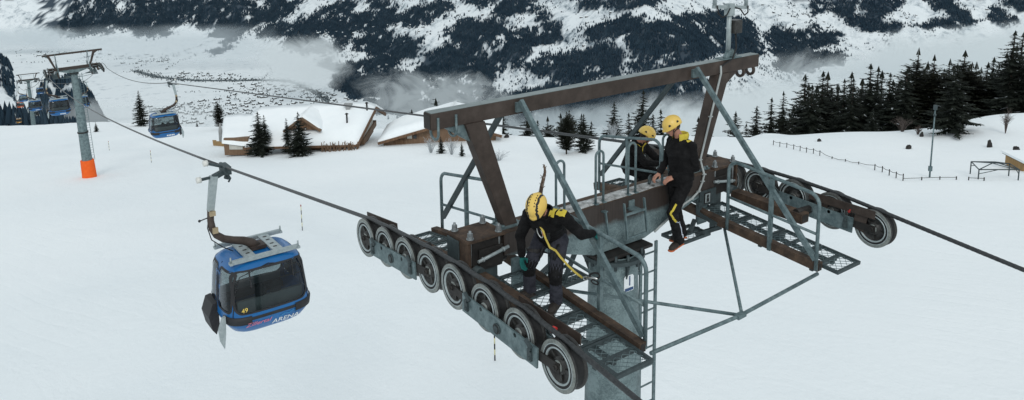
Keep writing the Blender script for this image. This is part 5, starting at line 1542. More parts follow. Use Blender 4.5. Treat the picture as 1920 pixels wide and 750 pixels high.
def gondola(name, label, paint, side, full, group):
    """side -1: hanger on the -x side (left rope), +1: mirrored for the right rope"""
    root = thing(name, (0, 0, 0), label, 'gondola', group)
    off = Vector((CXO * (1 if side < 0 else -1), 0, CZ))
    def place(m): m.v = [tuple(Vector(p) + off) for p in m.v]; return m
    # hull with true window openings
    m = MB(); nt_ = 128 if full else 64; zs = list(np.linspace(0, -1.6, 49 if full else 25)); ring = []
    for z in zs: ring.append([(*sup(2 * PI * (k + .5) / nt_, ha(z), hb_(z)), z) for k in range(nt_)])
    def inside(x, y, z):
        def inr(u, v, w): u0, u1, v0, v1, r = w; return u0 < u < u1 and v0 < v < v1 and not ((u < u0 + r or u > u1 - r) and (v < v0 + r or v > v1 - r) and math.hypot(min(u - u0, u1 - u) - r, min(v - v0, v1 - v) - r) > r)
        a, b = ha(z), hb_(z)
        if abs(y) > b * .8 and inr(x, z, WIN_END): return True
        if abs(x) > a * .8 and any(inr(y, z, w_) for w_ in WIN_SIDE): return True
        return False
    vsx = [p for r in ring for p in r]; fsx = []
    for i in range(len(zs) - 1):
        for k in range(nt_):
            q = (i * nt_ + k, i * nt_ + (k + 1) % nt_, (i + 1) * nt_ + (k + 1) % nt_, (i + 1) * nt_ + k)
            c = [sum(vsx[j][d] for j in q) / 4 for d in range(3)]
            if not inside(*c): fsx.append(q)
    fsx.append(tuple(range(nt_))); fsx.append(tuple((len(zs) - 1) * nt_ + k for k in reversed(range(nt_))))
    m.add(vsx, fsx, True); me = place(m).mesh('hull', [M[paint]], fix=False)
    hull = link_mesh('hull', me, root)
    for poly in hull.data.polygons[-2:]: poly.use_smooth = False
    # panes and gaskets
    def pane(w_, f, nm='window'):
        out = rrect(*w_); cx, cy = (w_[0] + w_[1]) / 2, (w_[2] + w_[3]) / 2
        g = MB(); rings = 6; P = []
        for j in range(rings): s_ = 1 - j / rings; P += [f(cx + (u - cx) * s_, cy + (v - cy) * s_, .0) for u, v in out]
        P.append(f(cx, cy, 0)); n = len(out); F_ = []
        for j in range(rings - 1):
            for k in range(n): F_.append((j * n + k, j * n + (k + 1) % n, (j + 1) * n + (k + 1) % n, (j + 1) * n + k))
        for k in range(n): F_.append(((rings - 1) * n + k, (rings - 1) * n + (k + 1) % n, rings * n))
        g.add(P, F_, True); wi = place(g).build(nm, M['glass'], root)
        r_ = MB(); o2 = []; i2 = []
        for (u, v) in out:
            du, dv = u - cx, v - cy; L = math.hypot(du, dv); e = .022
            o2.append(f(u + du / L * e, v + dv / L * e, .007)); i2.append(f(u - du / L * e * 1.2, v - dv / L * e * 1.2, .007))
        r_.add(o2 + i2, [(k, (k + 1) % n, n + (k + 1) % n, n + k) for k in range(n)], True)
        place(r_).build('gasket', M['bumper'], wi); return wi
    fe = lambda s: (lambda u, v, o: (u, s * end_y(u, v, o), v)); fs_ = lambda s: (lambda u, v, o: (s * side_x(u, v, o), u, v))
    ws = [pane(WIN_END, fe(-1)), pane(WIN_END, fe(1))]
    # pivoting upper vent strip in the end window
    g = MB(); g.bar((-.74, -end_y(-.74, -.50, .006), -.50), (.74, -end_y(.74, -.50, .006), -.50), .012, .022)
    for x in (-.42, .50): g.bar((x, -end_y(x, -.16, .006), -.16), (x, -end_y(x, -.50, .006), -.50), .03, .012)
    place(g).build('window_bar', M['bumper'], ws[0])
    for s in (-1, 1):
        for w_ in WIN_SIDE: pane(w_, fs_(s), 'door_window')
        for y in (-.70, 0, .70):
            g = MB(); g.tube([(s * side_x(y, z, .004), y, z) for z in np.linspace(-.10, -1.18, 8)], .010, 5)
            place(g).build('door_seam', M['bumper'], root)
    # bumpers
    def strip(t0, t1, z0, z1, o, n=14):
        g = MB(); P = []; F_ = []
        for j, (z, oo) in enumerate(((z0, .002), (z0 - .015, o), (z1 + .015, o), (z1, .002))):
            for k in range(n + 1):
                x, y = sup(t0 + (t1 - t0) * k / n, ha(z), hb_(z), oo); P.append((x, y, z))
        for j in range(3):
            for k in range(n): F_.append((j * (n + 1) + k, j * (n + 1) + k + 1, (j + 1) * (n + 1) + k + 1, (j + 1) * (n + 1) + k))
        g.add(P, F_, True); return g
    for q in range(4):
        a = PI / 4 + q * PI / 2; place(strip(a - .56, a + .56, -1.10, -1.29, .035)).build('corner_bumper', M['bumper'], root)
    for s in (-1, 1):
        g = MB(); P = []; n = 12
        for (z, o) in ((-1.13, .002), (-1.145, .018), (-1.185, .018), (-1.20, .002)):
            for k in range(n + 1):
                x = -.55 + 1.14 * k / n; P.append((x, s * (end_y(x, z) + o), z))
        g.add(P, [(j * (n + 1) + k, j * (n + 1) + k + 1, (j + 1) * (n + 1) + k + 1, (j + 1) * (n + 1) + k) for j in range(3) for k in range(n)], True)
        place(g).build('bumper_strip', M['bumper'], root)
    # seats
    for s, top in ((-1, -.80), (1, -.96)):
        g = MB(); g.box(-.66, .66, s * .36 if s > 0 else -.66, .66 if s > 0 else s * .36, -1.22, -1.12); g.mat(1).box(-.70, .70, min(s * .62, s * .69), max(s * .62, s * .69), -1.12, top)
        if s < 0:
            for x in (-.18, .14): g.mat(0).ell((x, -.64, -.72), .13, .05, .19, 12, 8)
        place(g).build('bench', [M['seat'], M['inner']], root)
    g = MB(); g.box(-.62, .62, -.56, .56, -1.44, -1.40); place(g).build('floor', M['inner'], root)
    # roof fittings
    for y in (-.55, .52):
        g = MB(); g.box(-.72, .72, y - .035, y + .035, -.005, .085); g.box(-.76, -.70, y - .06, y + .06, .0, .05); g.box(.70, .76, y - .06, y + .06, .0, .05)
        for x in (-.73, .73): g.cyl((x, y, .05), (x, y, .16), .018, n=6)
        place(g).build('roof_bar', M['galv_light'], root)
    hx = .02
    for x in (-.30, .30):
        g = MB(); g.box(x - .11, x + .11, -.515, .485, .03, .075)
        for yy in (-.35, -.15, .1, .3): g.mat(1).box(x - .04, x + .04, yy, yy + .05, .0755, .079)
        place(g).build('roof_plate', [M['galv_light'], M['dark_steel']], root)
    # hanger arm, brown below, bare steel above
    sg = -1 if side < 0 else 1
    def H_(x, z): return Vector((x * -sg if False else (x if side < 0 else -x), 0, z))
    arm = [H_(-.37, -.86), H_(-.385, -1.10), H_(-.365, -1.28), H_(-.29, -1.44), H_(-.15, -1.56), H_(.04, -1.64), H_(.26, -1.71), H_(.43, -1.80), H_(.54, -1.93)]
    g = MB()
    for i in range(len(arm) - 1): pass
    g.tube(arm, [.068, .07, .075, .078, .08, .082, .09, .10, .12], 10, True, True)
    g.box(min(off.x - .16, off.x + .16), off.x + .16, -.16, .16, CZ + .02, CZ + .10)
    hg = g.build('hanger', M['brown'], root)
    g = MB(); g.bar(H_(-.25, -.14), H_(-.37, -.88), .15, .13, V(0, 1, 0), .13, .12); g.build('hanger_head', M['galv_light'], hg)
    g = MB(); a = H_(-.36, -.92); g.obox(a + V(0, -.09, 0), V(1, 0, 0), V(0, 1, 0), UZ, .06, .03, .05); g.build('bracket', M['brass'], hg); g = MB(); a = H_(-.33, -1.30); g.obox(a + V(0, -.09, 0), V(1, 0, 0), V(0, 1, 0), UZ, .055, .03, .06)
    g.build('bracket', M['brass'], hg)
    g = MB(); g.tube([H_(-.42, -1.0), H_(-.46, -1.25), H_(-.40, -1.52), H_(-.18, -1.74), H_(.02, -1.88)], .012, 6); g.tube([H_(-.44, -1.02), H_(-.60, -1.05)], .012, 6); g.ell(H_(-.61, -1.05), .03, .03, .03, 8, 6)
    g.build('cable', M['bumper'], hg)
    # grip on the rope
    g = MB(); g.box(-.07, .07, -.20, .20, -.12, .05); g.bar((0, -.16, .0), (0, -.34, -.01), .07, .07, UZ, .05, .05); g.bar((0, .16, .0), (0, .34, .0), .07, .07, UZ, .05, .05)
    g.bar(H_(-.26, -.17), H_(.06, -.06), .12, .10); g.cyl(H_(-.02, -.20), H_(.06, -.24), .05, n=10)
    g.bar(H_(-.05, .02), H_(-.36, .15), .06, .05); g.bar(H_(-.25, -.16), H_(-.52, -.17), .06, .05)
    g.tube([(0, -.1, -.1), (.05 * -sg, -.14, -.22), (.02, -.10, -.30)], .022, 6)
    gp = g.build('grip', M['galv_dark'], root)
    for (x, z) in ((-.40, .16), (-.56, -.17)):
        g = MB(); g.cyl(H_(x - .04, z), H_(x + .05, z), .065, n=14); g.build('roller', M['white_plastic'], gp)
    # ski racks outside the door
    g = MB(); pf = [(.90, -1.0), (1.02, -1.02), (1.12, -1.30), (1.06, -1.62), (.98, -1.74), (.90, -1.50)]
    g.prism([(sg * a, b) for a, b in pf], (0, .02, 0), (1, 0, 0), UZ, (0, 1, 0), .55); place(g).build('ski_rack', M['bumper'], root, bevel=.012)
    g = MB(); pf = [(.93, -1.08), (1.00, -1.10), (1.09, -1.36), (1.07, -1.62), (1.0, -1.80), (.95, -1.45)]
    g.prism([(sg * a, b) for a, b in pf], (0, -.60, 0), (1, 0, 0), UZ, (0, 1, 0), .10); place(g).build('ski_rack', M['galv_light'], root, bevel=.012)
    if full:
        tilt = math.atan((hb_(-1.22) - hb_(-1.40)) / .18)
        def onface(x, z, o): p = Vector((x, -end_y(x, z) - o, z)) + off; return p
        for txt, sz, x, z, mt, sh, nm in (('ARENA', .165, .26, -1.40, 'textwhite', .18, 'lettering'), ('Zillertal', .15, -.34, -1.30, 'textred', .35, 'lettering')):
            glyph(txt, sz, nm, M[mt], hull, onface(x, z, .016), (PI / 2 + tilt, 0, 0), .002, sh, org=1, sx=1.12)
        glyph('49', .135, 'cabin_number', M['textyellow'], ws[0], onface(-.60, -.96, .012), (PI / 2 - .08, 0, 0), .001, .05, org=1)
        g = MB(); ln = [(.12, -1.31), (.24, -1.25), (.33, -1.29), (.42, -1.235), (.52, -1.30), (.62, -1.27), (.70, -1.32)]
        g.tube([Vector((x, -end_y(x, z) - .012, z)) for x, z in ln], .006, 5); place(g).build('logo_line', M['textblue'], hull)
    else:
        g = MB(); z = -1.39
        for k in range(5): x = -.02 + .1 * k; g.box(x, x + .07, -end_y(x, z) - .02, -end_y(x, z) - .012, z - .05, z + .04)
        place(g).build('lettering', M['textwhite'], hull)
    return root

GL = gondola('gondola_cabin', 'large blue gondola cabin numbered 49 hanging nearest on the left cable', 'blue', -1, True, 'gondola cabins on the cables')
GLs = gondola('gondola_cabin', 'blue gondola cabin in front of the orange padded pylon, largest of the distant cluster', 'blue', -1, False, 'gondola cabins on the cables')
GRs = gondola('gondola_cabin', 'blue gondola cabin with curved arm on the right hand cable above the snow edge', 'blue', 1, False, 'gondola cabins on the cables')

LINE = Vector((.0603, .998, 0))
def cabin_at(u, v, dep, side):
    """grip position for a cabin whose middle is seen at (u, v) at a given depth"""
    P = CAM + ray(u, v) * dep
    return P - Vector((CXO * (1 if side < 0 else -1), 0, CZ - .8))
GRIPS_L = []; GRIPS_R = []
YAW = -math.atan2(LINE.x, LINE.y)
g1 = Vector((-2.19, 10.1, -1.74)); GL.location = g1; GL.scale = (1.06, 1.06, 1.06); GRIPS_L.append(g1)
def setg(o, u, v, dep, side, label=None, paint=None):
    g = cabin_at(u, v, dep, side); o.location = g; o.rotation_euler = (0, 0, YAW)
    (GRIPS_L if side < 0 else GRIPS_R).append(g)
    if label: o['label'] = label
    if paint:
        for c in CHILD[o.name]:
            if c.name.startswith('hull'):
                c.data = c.data.copy(); c.data.materials[0] = M[paint]
    return o
setg(GLs, 111, 199, 78, -1)
setg(GRs, 308, 233, 54, 1)
setg(copy_tree(GRs), 153, 190, 112, 1, 'blue gondola cabin half hidden behind the shaft of the orange padded pylon')
setg(copy_tree(GLs), 66, 197, 122, -1, 'small blue gondola cabin just left of the largest one in the distant cluster')
setg(copy_tree(GLs), 44, 184, 190, -1, 'tiny blue gondola cabin hanging left of the second distant pylon shaft')
setg(copy_tree(GRs), 75, 170, 214, 1, 'tiny blue gondola cabin hanging right of the second distant pylon shaft, highest of the cluster')
setg(copy_tree(GLs), 38, 196, 232, -1, 'tiny gondola cabin with orange lower body at the far left of the cluster', 'orange_paint')
setg(copy_tree(GLs), 35.5, 226, 300, -1, 'tiny yellow gondola cabin just above the dark forest strip at the far left', 'yellow_paint')
setg(copy_tree(GRs), 67, 213, 270, 1, 'tiny dark gondola cabin in front of the second pylon above its orange pad', 'bumper')

# ---------------------------------------------------------------- further pylons of the same lift
def pylon(u, v, dep, yaw, label, pad):
    """beam middle seen at (u, v)"""
    P = CAM + ray(u, v) * dep
    c = copy_tree(tower, skip=('conduit', 'gauge_base', 'gauge_mast', 'gauge_box', 'gauge_arm', 'gauge_cable', 'snow_crust', 'hand_hoop', 'number_plate', 'blue_strip', 'numeral', 'emblem', 'emblem_plate', 'hanging_ladder', 'rope_switch', 'support_angle', 'bracket'))
    c['label'] = label; c.rotation_euler = (0, 0, yaw)
    c.location = P - Vector((.13, 0, 1.55 - BASEZ)) + Vector((0, 0, 0))
    bpy.context.view_layer.update()
    gz = ground_h(c.location.x, c.location.y) - c.location.z
    def extra(g, nm, mt):
        me = g.mesh(nm, mt); o = link_mesh(nm, me, c); return o
    if gz < -1.6:
        g = MB(); g.lathe((0, 0, 0), (0, 0, 1), [(gz - 2, .66), (-1.5, .585)], 28); extra(g, 'pole', M['spangle'])
    if pad:
        g = MB(); g.lathe((0, 0, gz - .3), (0, 0, 1), [(0, .76), (.1, .76), (2.3, .70), (2.34, .66), (2.34, .50)], 28, True); extra(g, 'crash_pad', M['orange_pad'])
        g = MB(); g.lathe((0, 0, gz + 5.2), (0, 0, 1), [(0, .44), (0, .56), (.14, .56), (.14, .44)], 28, False); extra(g, 'pole_flange', M['dark_steel'])
    return c
T2 = pylon(143, 97.5, 89, YAW, 'second pylon of the lift with an orange crash pad round its foot', True)
T2.rotation_euler = (0, math.radians(-1.8), YAW)
T3 = pylon(52, 138.5, 232, YAW * 1.0, 'third small pylon in the distance with gondola cabins around its shaft', True)
T4 = pylon(44, 213, 415, YAW * 1.0, 'fourth tiny pylon crossarm low over the dark forest strip at the far left', False)

# ---------------------------------------------------------------- haul ropes, laid strands
M['rope'] = mottled('greasy_steel_rope', (.022, .024, .026), (.06, .065, .068), 30, .45, .35, .1)
def tower_pts(o, side):
    yw = o.rotation_euler.z; out = []
    for y, z in zip(SY[::-1], SZ[::-1]):
        p = Vector((side * 2.72, y - tower.location.y, z + .252 - tower.location.z))
        p = Vector((p.x * math.cos(yw) - p.y * math.sin(yw), p.x * math.sin(yw) + p.y * math.cos(yw), p.z)) + Vector(o.location)
        out.append(p)
    return out
def haul_rope(side, grips, label):
    pts = []
    for t in (T4, T3, T2, tower):
        pts += tower_pts(t, side)
    pts += list(grips)
    pts.sort(key=lambda p: -p.y)
    e = Vector((side * 2.72, SY[0], SZ[0] + .252))
    pts += [e + Vector((-.036 * d, -d, -.092 * d + .0006 * d * d)) for d in (1.5, 4, 8, 14, 22, 34)]
    # drop grips that sit inside a sheave train, then thicken with sag
    m = MB(); far_ = [p for p in pts if p.y > 3.2]; near = [p for p in pts if p.y <= 3.2]
    near.insert(0, far_[-1])
    dense = []
    for a, b in zip(far_[:-1], far_[1:]):
        L = (b - a).length; n = max(1, int(L / 3)); sag = min(.0010 * L * L, 1.2)
        for i in range(n):
            t = i / n; p = a.lerp(b, t); p.z -= sag * 4 * t * (1 - t) * .5; dense.append(p)
    dense.append(far_[-1])
    m.tube(dense, .028, 6)
    # near part: six twisted strands
    P = []; 
    for a, b in zip(near[:-1], near[1:]):
        L = (b - a).length; n = max(1, int(L / .03)) if b.y > -9 else max(1, int(L / .3))
        for i in range(n): P.append(a.lerp(b, i / n))
    P.append(near[-1]); n = 24; vs = []; ln = 0.0
    for i, p in enumerate(P):
        t = (P[min(i + 1, len(P) - 1)] - P[max(i - 1, 0)]).normalized(); a = t.cross(UZ).normalized(); b = a.cross(t)
        if i: ln += (P[i] - P[i - 1]).length
        for k in range(n):
            th = 2 * PI * k / n; r = .0255 + .0048 * abs(math.cos(3 * (th - ln * 2 * PI / .42))) - .0024
            vs.append(p + (a * math.cos(th) + b * math.sin(th)) * r)
    m.add(vs, [(i * n + k, i * n + (k + 1) % n, (i + 1) * n + (k + 1) % n, (i + 1) * n + k) for i in range(len(P) - 1) for k in range(n)], True)
    tag(m.build('haul_rope', M['rope'], None, fix=False), label, 'cable')
haul_rope(-1, GRIPS_L, 'near twisted steel haul cable carrying the numbered cabin over the front sheaves')
haul_rope(1, GRIPS_R, 'far steel haul cable running behind the gantry and out over the right hand sheaves')
# ---------------------------------------------------------------- three lift workers
M['cloth_black'] = mottled('black_work_jacket', (.0022, .0022, .0028), (.006, .006, .0066), 9, .9, 0, .5, c2=(.013, .013, .014), spec=.2)
M['cloth_grey'] = mottled('dark_grey_trousers', (.018, .019, .026), (.035, .037, .048), 7, .9, 0, .5, c2=(.05, .052, .066), spec=.15)
M['skin'] = mottled('winter_skin', (.32, .155, .105), (.42, .215, .155), 12, .55, 0, .1, spec=.3)
M['hair'] = mottled('dark_hair', (.02, .014, .01), (.05, .035, .025), 30, .8)
M['eye'] = mottled('dark_eye', (.01, .01, .01), (.02, .02, .02), 10, .2)
M['glove'] = mottled('teal_work_glove', (.002, .075, .070), (.004, .12, .11), 12, .8, 0, .4)
M['helmet'] = mottled('yellow_helmet_shell', (.62, .41, .085), (.74, .52, .13), 2.2, .38, 0, 0, spec=.45)
M['black_band'] = mottled('black_band', (.008, .008, .009), (.016, .016, .017), 8, .6)
M['yellow_cloth'] = mottled('yellow_cloth_panel', (.46, .36, .035), (.62, .50, .07), 9, .85, 0, .4)
M['boot'] = mottled('black_brown_boot', (.012, .010, .009), (.035, .027, .022), 14, .7, 0, .4)
M['orange_sole'] = mottled('orange_sole_trim', (.42, .09, .02), (.52, .13, .035), 6, .7)
M['webbing'] = mottled('yellow_webbing', (.42, .32, .05), (.60, .48, .11), 26, .8, 0, .3)
M['reflect'] = mottled('pale_reflective_tape', (.42, .46, .54), (.58, .62, .70), 8, .4)
M['alloy'] = mottled('alloy_carabiner', (.40, .42, .42), (.6, .62, .62), 10, .3, .7)

def unit(a): return Vector(a).normalized()
def voxel_union(m, mats, name, vox, fold=0.006, seed=0.0, cloth=(0,), smooth=6):
    """one continuous surface from overlapping solids; every face keeps the material of the solid it came from"""
    src = m.mesh(name + '_src', mats, fix=True)
    o = bpy.data.objects.new(name + '_src', src); col.objects.link(o)
    md = o.modifiers.new('r', 'REMESH'); md.mode = 'VOXEL'; md.voxel_size = vox; md.use_smooth_shade = True
    sm = o.modifiers.new('s', 'SMOOTH'); sm.factor = .5; sm.iterations = smooth
    dg = bpy.context.evaluated_depsgraph_get(); dg.update()
    me = bpy.data.meshes.new_from_object(o.evaluated_get(dg)); me.name = name
    bvh = BVHTree.FromPolygons([v.co.copy() for v in src.vertices], [tuple(p.vertices) for p in src.polygons])
    smi = [p.material_index for p in src.polygons]
    me.materials.clear()
    for q in mats: me.materials.append(q)
    mi = []
    for p in me.polygons:
        hit = bvh.find_nearest(p.center); mi.append(smi[hit[2]] if hit[2] is not None else 0)
    me.polygons.foreach_set('material_index', mi)
    me.polygons.foreach_set('use_smooth', [True] * len(me.polygons))
    if fold:
        vm = [0.0] * len(me.vertices)
        for p, q in zip(me.polygons, mi):
            for v in p.vertices: vm[v] = 1.0 if q in cloth else 0.0
        nor = [v.normal.copy() for v in me.vertices]
        for v, nn, w_ in zip(me.vertices, nor, vm):
            if w_:
                c = v.co; d = mnoise.noise(Vector((c.x * 11 + seed, c.y * 11, c.z * 17))) + .6 * mnoise.noise(Vector((c.x * 24 + seed, c.y * 24, c.z * 34)))
                r = abs(mnoise.noise(Vector((c.x * 15, c.y * 15 + seed, c.z * 22))))
                v.co = c + nn * (fold * (d * .9 - r * 1.4))
    bpy.data.objects.remove(o); bpy.data.meshes.remove(src)
    me.update()
    return me

def cap(m, p, q, r0, r1, n=14):
    p = Vector(p); q = Vector(q); m.ell(p, r0, r0, r0, n, 8); m.ell(q, r1, r1, r1, n, 8); m.tube([p, q], [r0, r1], n)
def frame(f, u):
    f = unit(f); l = Vector(u).cross(f).normalized(); u = f.cross(l)
    return Matrix((f, l, u)).transposed()          # columns: forward, left, up

def hand(m, wrist, direction, palm_n, thumb_side, curl, r=1.0):
    """palm plus four fingers and a thumb; curl bends the fingers towards the palm normal"""
    d = unit(direction); n = unit(Vector(palm_n) - d * d.dot(Vector(palm_n))); s = d.cross(n) * thumb_side
    w_ = Vector(wrist); R = Matrix((d, s, n)).transposed()
    m.ell(w_ + d * .05, .056, .043, .019, 12, 8, R)
    cap(m, w_ - d * .01, w_ + d * .03, .028, .027)
    for k, (o, L) in enumerate(((.030, .072), (.010, .080), (-.010, .075), (-.029, .060))):
        b = w_ + d * .09 + s * o; a = 0.0; p = b - d * .02
        for seg in range(3):
            a += curl * (.7 if seg == 0 else 1.0); q = p + (d * math.cos(a) + n * math.sin(a)) * (L * (.5, .32, .26)[seg] + (.02 if seg == 0 else 0))
            cap(m, p, q, (.0105, .0095, .009)[seg] * r, (.0095, .009, .008)[seg] * r, 8); p = q
    p = w_ + d * .02 + s * .03; q = p + unit(d * .55 + s * .7 + n * .35) * .045; cap(m, p, q, .014 * r, .0115 * r, 8)
    t = q + unit(d * .9 + s * .15 + n * .5 * min(1, curl + .3)) * .035; cap(m, q, t, .0112 * r, .009 * r, 8)

def person(name, label, J, hf, hu, mats, gloves, seed, hands, bf, gut=1.0):
    """J: joints; hf/hu: head forward and up; bf: body forward"""
    root = thing(name, (Vector(J['Ra']) + Vector(J['La'])) * .5 - V(0, 0, .09), label, 'person')
    O = root.location
    m = MB(); bf = unit(bf)
    pel, neck = Vector(J['pel']), Vector(J['neck']); Ls, Rs = Vector(J['Ls']), Vector(J['Rs'])
    up = unit(neck - pel); lf = unit(Ls - Rs); lf = unit(lf - up * lf.dot(up)); ff = lf.cross(up)
    if ff.dot(bf) < 0: ff = -ff
    R = Matrix((ff, lf, up)).transposed()
    L = (neck - pel).length
    # padded jacket
    m.mat(0)
    m.ell(pel + up * .02, .145 * gut, .185, .15, 20, 12, R)
    m.ell(pel + up * L * .36, .145 * gut, .185, .19, 20, 12, R)
    m.ell(pel + up * L * .66 + ff * .01, .145 * gut, .205, .19, 20, 12, R)
    m.ell(pel + up * L * .84, .115, .195, .115, 20, 12, R)
    m.tube([pel - up * .10, pel + up * .1], [.158, .15], 20)
    for S in (Ls, Rs): m.ell(S, .083, .083, .083, 14, 10); m.tube([neck - up * .06, S], [.085, .078], 14)
    m.tube([neck - up * .07, neck + up * .03], [.088, .074], 14)
    # sleeves
    for s in 'LR':
        S, E, H = Vector(J[s + 's']), Vector(J[s + 'e']), Vector(J[s + 'h'])
        cap(m, S, E, .078, .062); cap(m, E, H - (H - E).normalized() * .03, .061, .048)
        m.ell(E, .066, .066, .066, 12, 8)
    # trousers
    for s in 'LR':
        m.mat(1); hp, kn, an = Vector(J[s + 'hip']), Vector(J[s + 'k']), Vector(J[s + 'a'])
        cap(m, hp, kn, .105, .078); 
        m.mat(2); cap(m, kn - (kn - hp).normalized() * .10, kn, .084, .080); cap(m, kn, kn.lerp(an, .30), .079, .074)
        m.mat(1); cap(m, kn.lerp(an, .35), an.lerp(kn, .12), .074, .076)
        m.tube([an.lerp(kn, .2), an - V(0, 0, .02)], [.075, .082], 14)
    m.mat(1); m.ell(pel - up * .08, .125, .16, .12, 16, 10, R)
    # head, neck, face
    hd = Vector(J['head']); HR = frame(hf, hu); hF, hL, hU = HR.col[0], HR.col[1], HR.col[2]
    P = lambda a, b, c: hd + hF * a + hL * b + hU * c
    m.mat(3)
    cap(m, neck - up * .02, P(-.02, 0, -.06), .058, .056)
    m.ell(P(-.012, 0, .025), .098, .076, .098, 18, 12, HR); m.ell(P(.025, 0, -.045), .068, .058, .068, 14, 10, HR)
    m.ell(P(.055, 0, -.088), .032, .034, .026, 12, 8, HR)
    m.tube([P(.080, 0, .018), P(.110, 0, -.030)], [.008, .015], 8); m.ell(P(.103, 0, -.034), .013, .017, .011, 8, 6, HR)
    for s in (-1, 1):
        m.ell(P(-.008, s * .078, -.008), .020, .010, .030, 10, 8, HR)
        m.ell(P(.078, s * .030, .026), .012, .024, .007, 8, 6, HR)
        m.mat(5); m.ell(P(.083, s * .030, .006), .009, .012, .007, 8, 6, HR); m.mat(3)
    m.mat(6); m.ell(P(.084, 0, -.062), .008, .024, .006, 8, 6, HR); m.mat(3)
    m.mat(4); m.ell(P(-.045, 0, .0), .072, .079, .075, 14, 10, HR)
    # hands
    for s in 'LR':
        m.mat(7 if gloves else 3); hnd = hands[s]
        hand(m, Vector(J[s + 'h']), hnd[0], hnd[1], hnd[2], hnd[3], 1.2 if gloves else 1.0)
    for q in range(len(m.v)): m.v[q] = tuple(Vector(m.v[q]) - O)
    ml = [mats['jacket'], mats['trousers'], mats['knee'], M['skin'], M['hair'], M['eye'], M['lip'], M['glove']]
    me = voxel_union(m, ml, 'body', .0075, .007, seed, (0, 1, 2), 3)
    body = link_mesh('body', me, root)
    bvh = BVHTree.FromPolygons([v.co.copy() for v in me.vertices], [tuple(p.vertices) for p in me.polygons])
    # boots
    for s in 'LR':
        an = Vector(J[s + 'a']); td = unit(J[s + 't']); sd_ = UZ.cross(td)
        BR_ = Matrix((td, sd_, UZ)).transposed(); b = MB()
        b.mat(0); cap(b, an + V(0, 0, .06), an - V(0, 0, .01), .058, .058); b.ell(an + td * .01 - V(0, 0, .03), .07, .05, .055, 14, 8, BR_)
        b.ell(an + td * .10 - V(0, 0, .04), .105, .052, .048, 14, 8, BR_); b.ell(an + td * .16 - V(0, 0, .05), .055, .048, .036, 12, 8, BR_)
        b.mat(1); b.obox(an + td * .065 - V(0, 0, .082), td, sd_, UZ, .135, .043, .009); b.cyl(an + td * .185 - V(0, 0, .092), an + td * .185 - V(0, 0, .074), .046, n=14)
        for q in range(len(b.v)): b.v[q] = tuple(Vector(b.v[q]) - O)
        me2 = voxel_union(b, [M['boot'], mats['sole']], 'boot', .0075, 0, 0, (), 2); link_mesh('boot', me2, root)
    return root, body, bvh, P, HR, (pel, neck, up, lf, ff, L)

M['lip'] = mottled('lip', (.20, .07, .06), (.26, .10, .085), 10, .5)
def ribbon(root, bvh, pts, width, mat, name, off=.005, n=10):
    """a strip of tape lying on the clothing along the given points"""
    O = root.location; P = []
    for a, b in zip(pts[:-1], pts[1:]):
        for k in range(n): P.append(Vector(a).lerp(Vector(b), k / n))
    P.append(Vector(pts[-1])); vs = []; C_ = []
    for p in P:
        h = bvh.find_nearest(p - O); C_.append((h[0], h[1]))
    for i, (c, nn) in enumerate(C_):
        t = (C_[min(i + 1, len(C_) - 1)][0] - C_[max(i - 1, 0)][0]).normalized(); s = t.cross(nn).normalized() * (width / 2)
        for sg in (-1, 0, 1):
            q = c + s * sg; h = bvh.find_nearest(q); vs.append(h[0] + nn * off)
    m = MB(); m.add(vs, [(i * 3 + k, i * 3 + k + 1, i * 3 + k + 4, i * 3 + k + 3) for i in range(len(C_) - 1) for k in range(2)], True)
    return link_mesh(name, m.mesh(name, mat, fix=False), root)

def patch_near(root, bvh, c, ax, ay, hx, hy, mat, name, off=.006, n=8):
    """a panel of cloth hugging the body round a point"""
    O = root.location; vs = []
    for j in range(n + 1):
        for i in range(n + 1):
            q = Vector(c) + Vector(ax) * (hx * (2 * i / n - 1)) + Vector(ay) * (hy * (2 * j / n - 1)) - O
            h = bvh.find_nearest(q); vs.append(h[0] + h[1] * off)
    m = MB(); m.add(vs, [(j * (n + 1) + i, j * (n + 1) + i + 1, (j + 1) * (n + 1) + i + 1, (j + 1) * (n + 1) + i) for j in range(n) for i in range(n)], True)
    return link_mesh(name, m.mesh(name, mat, fix=False), root)

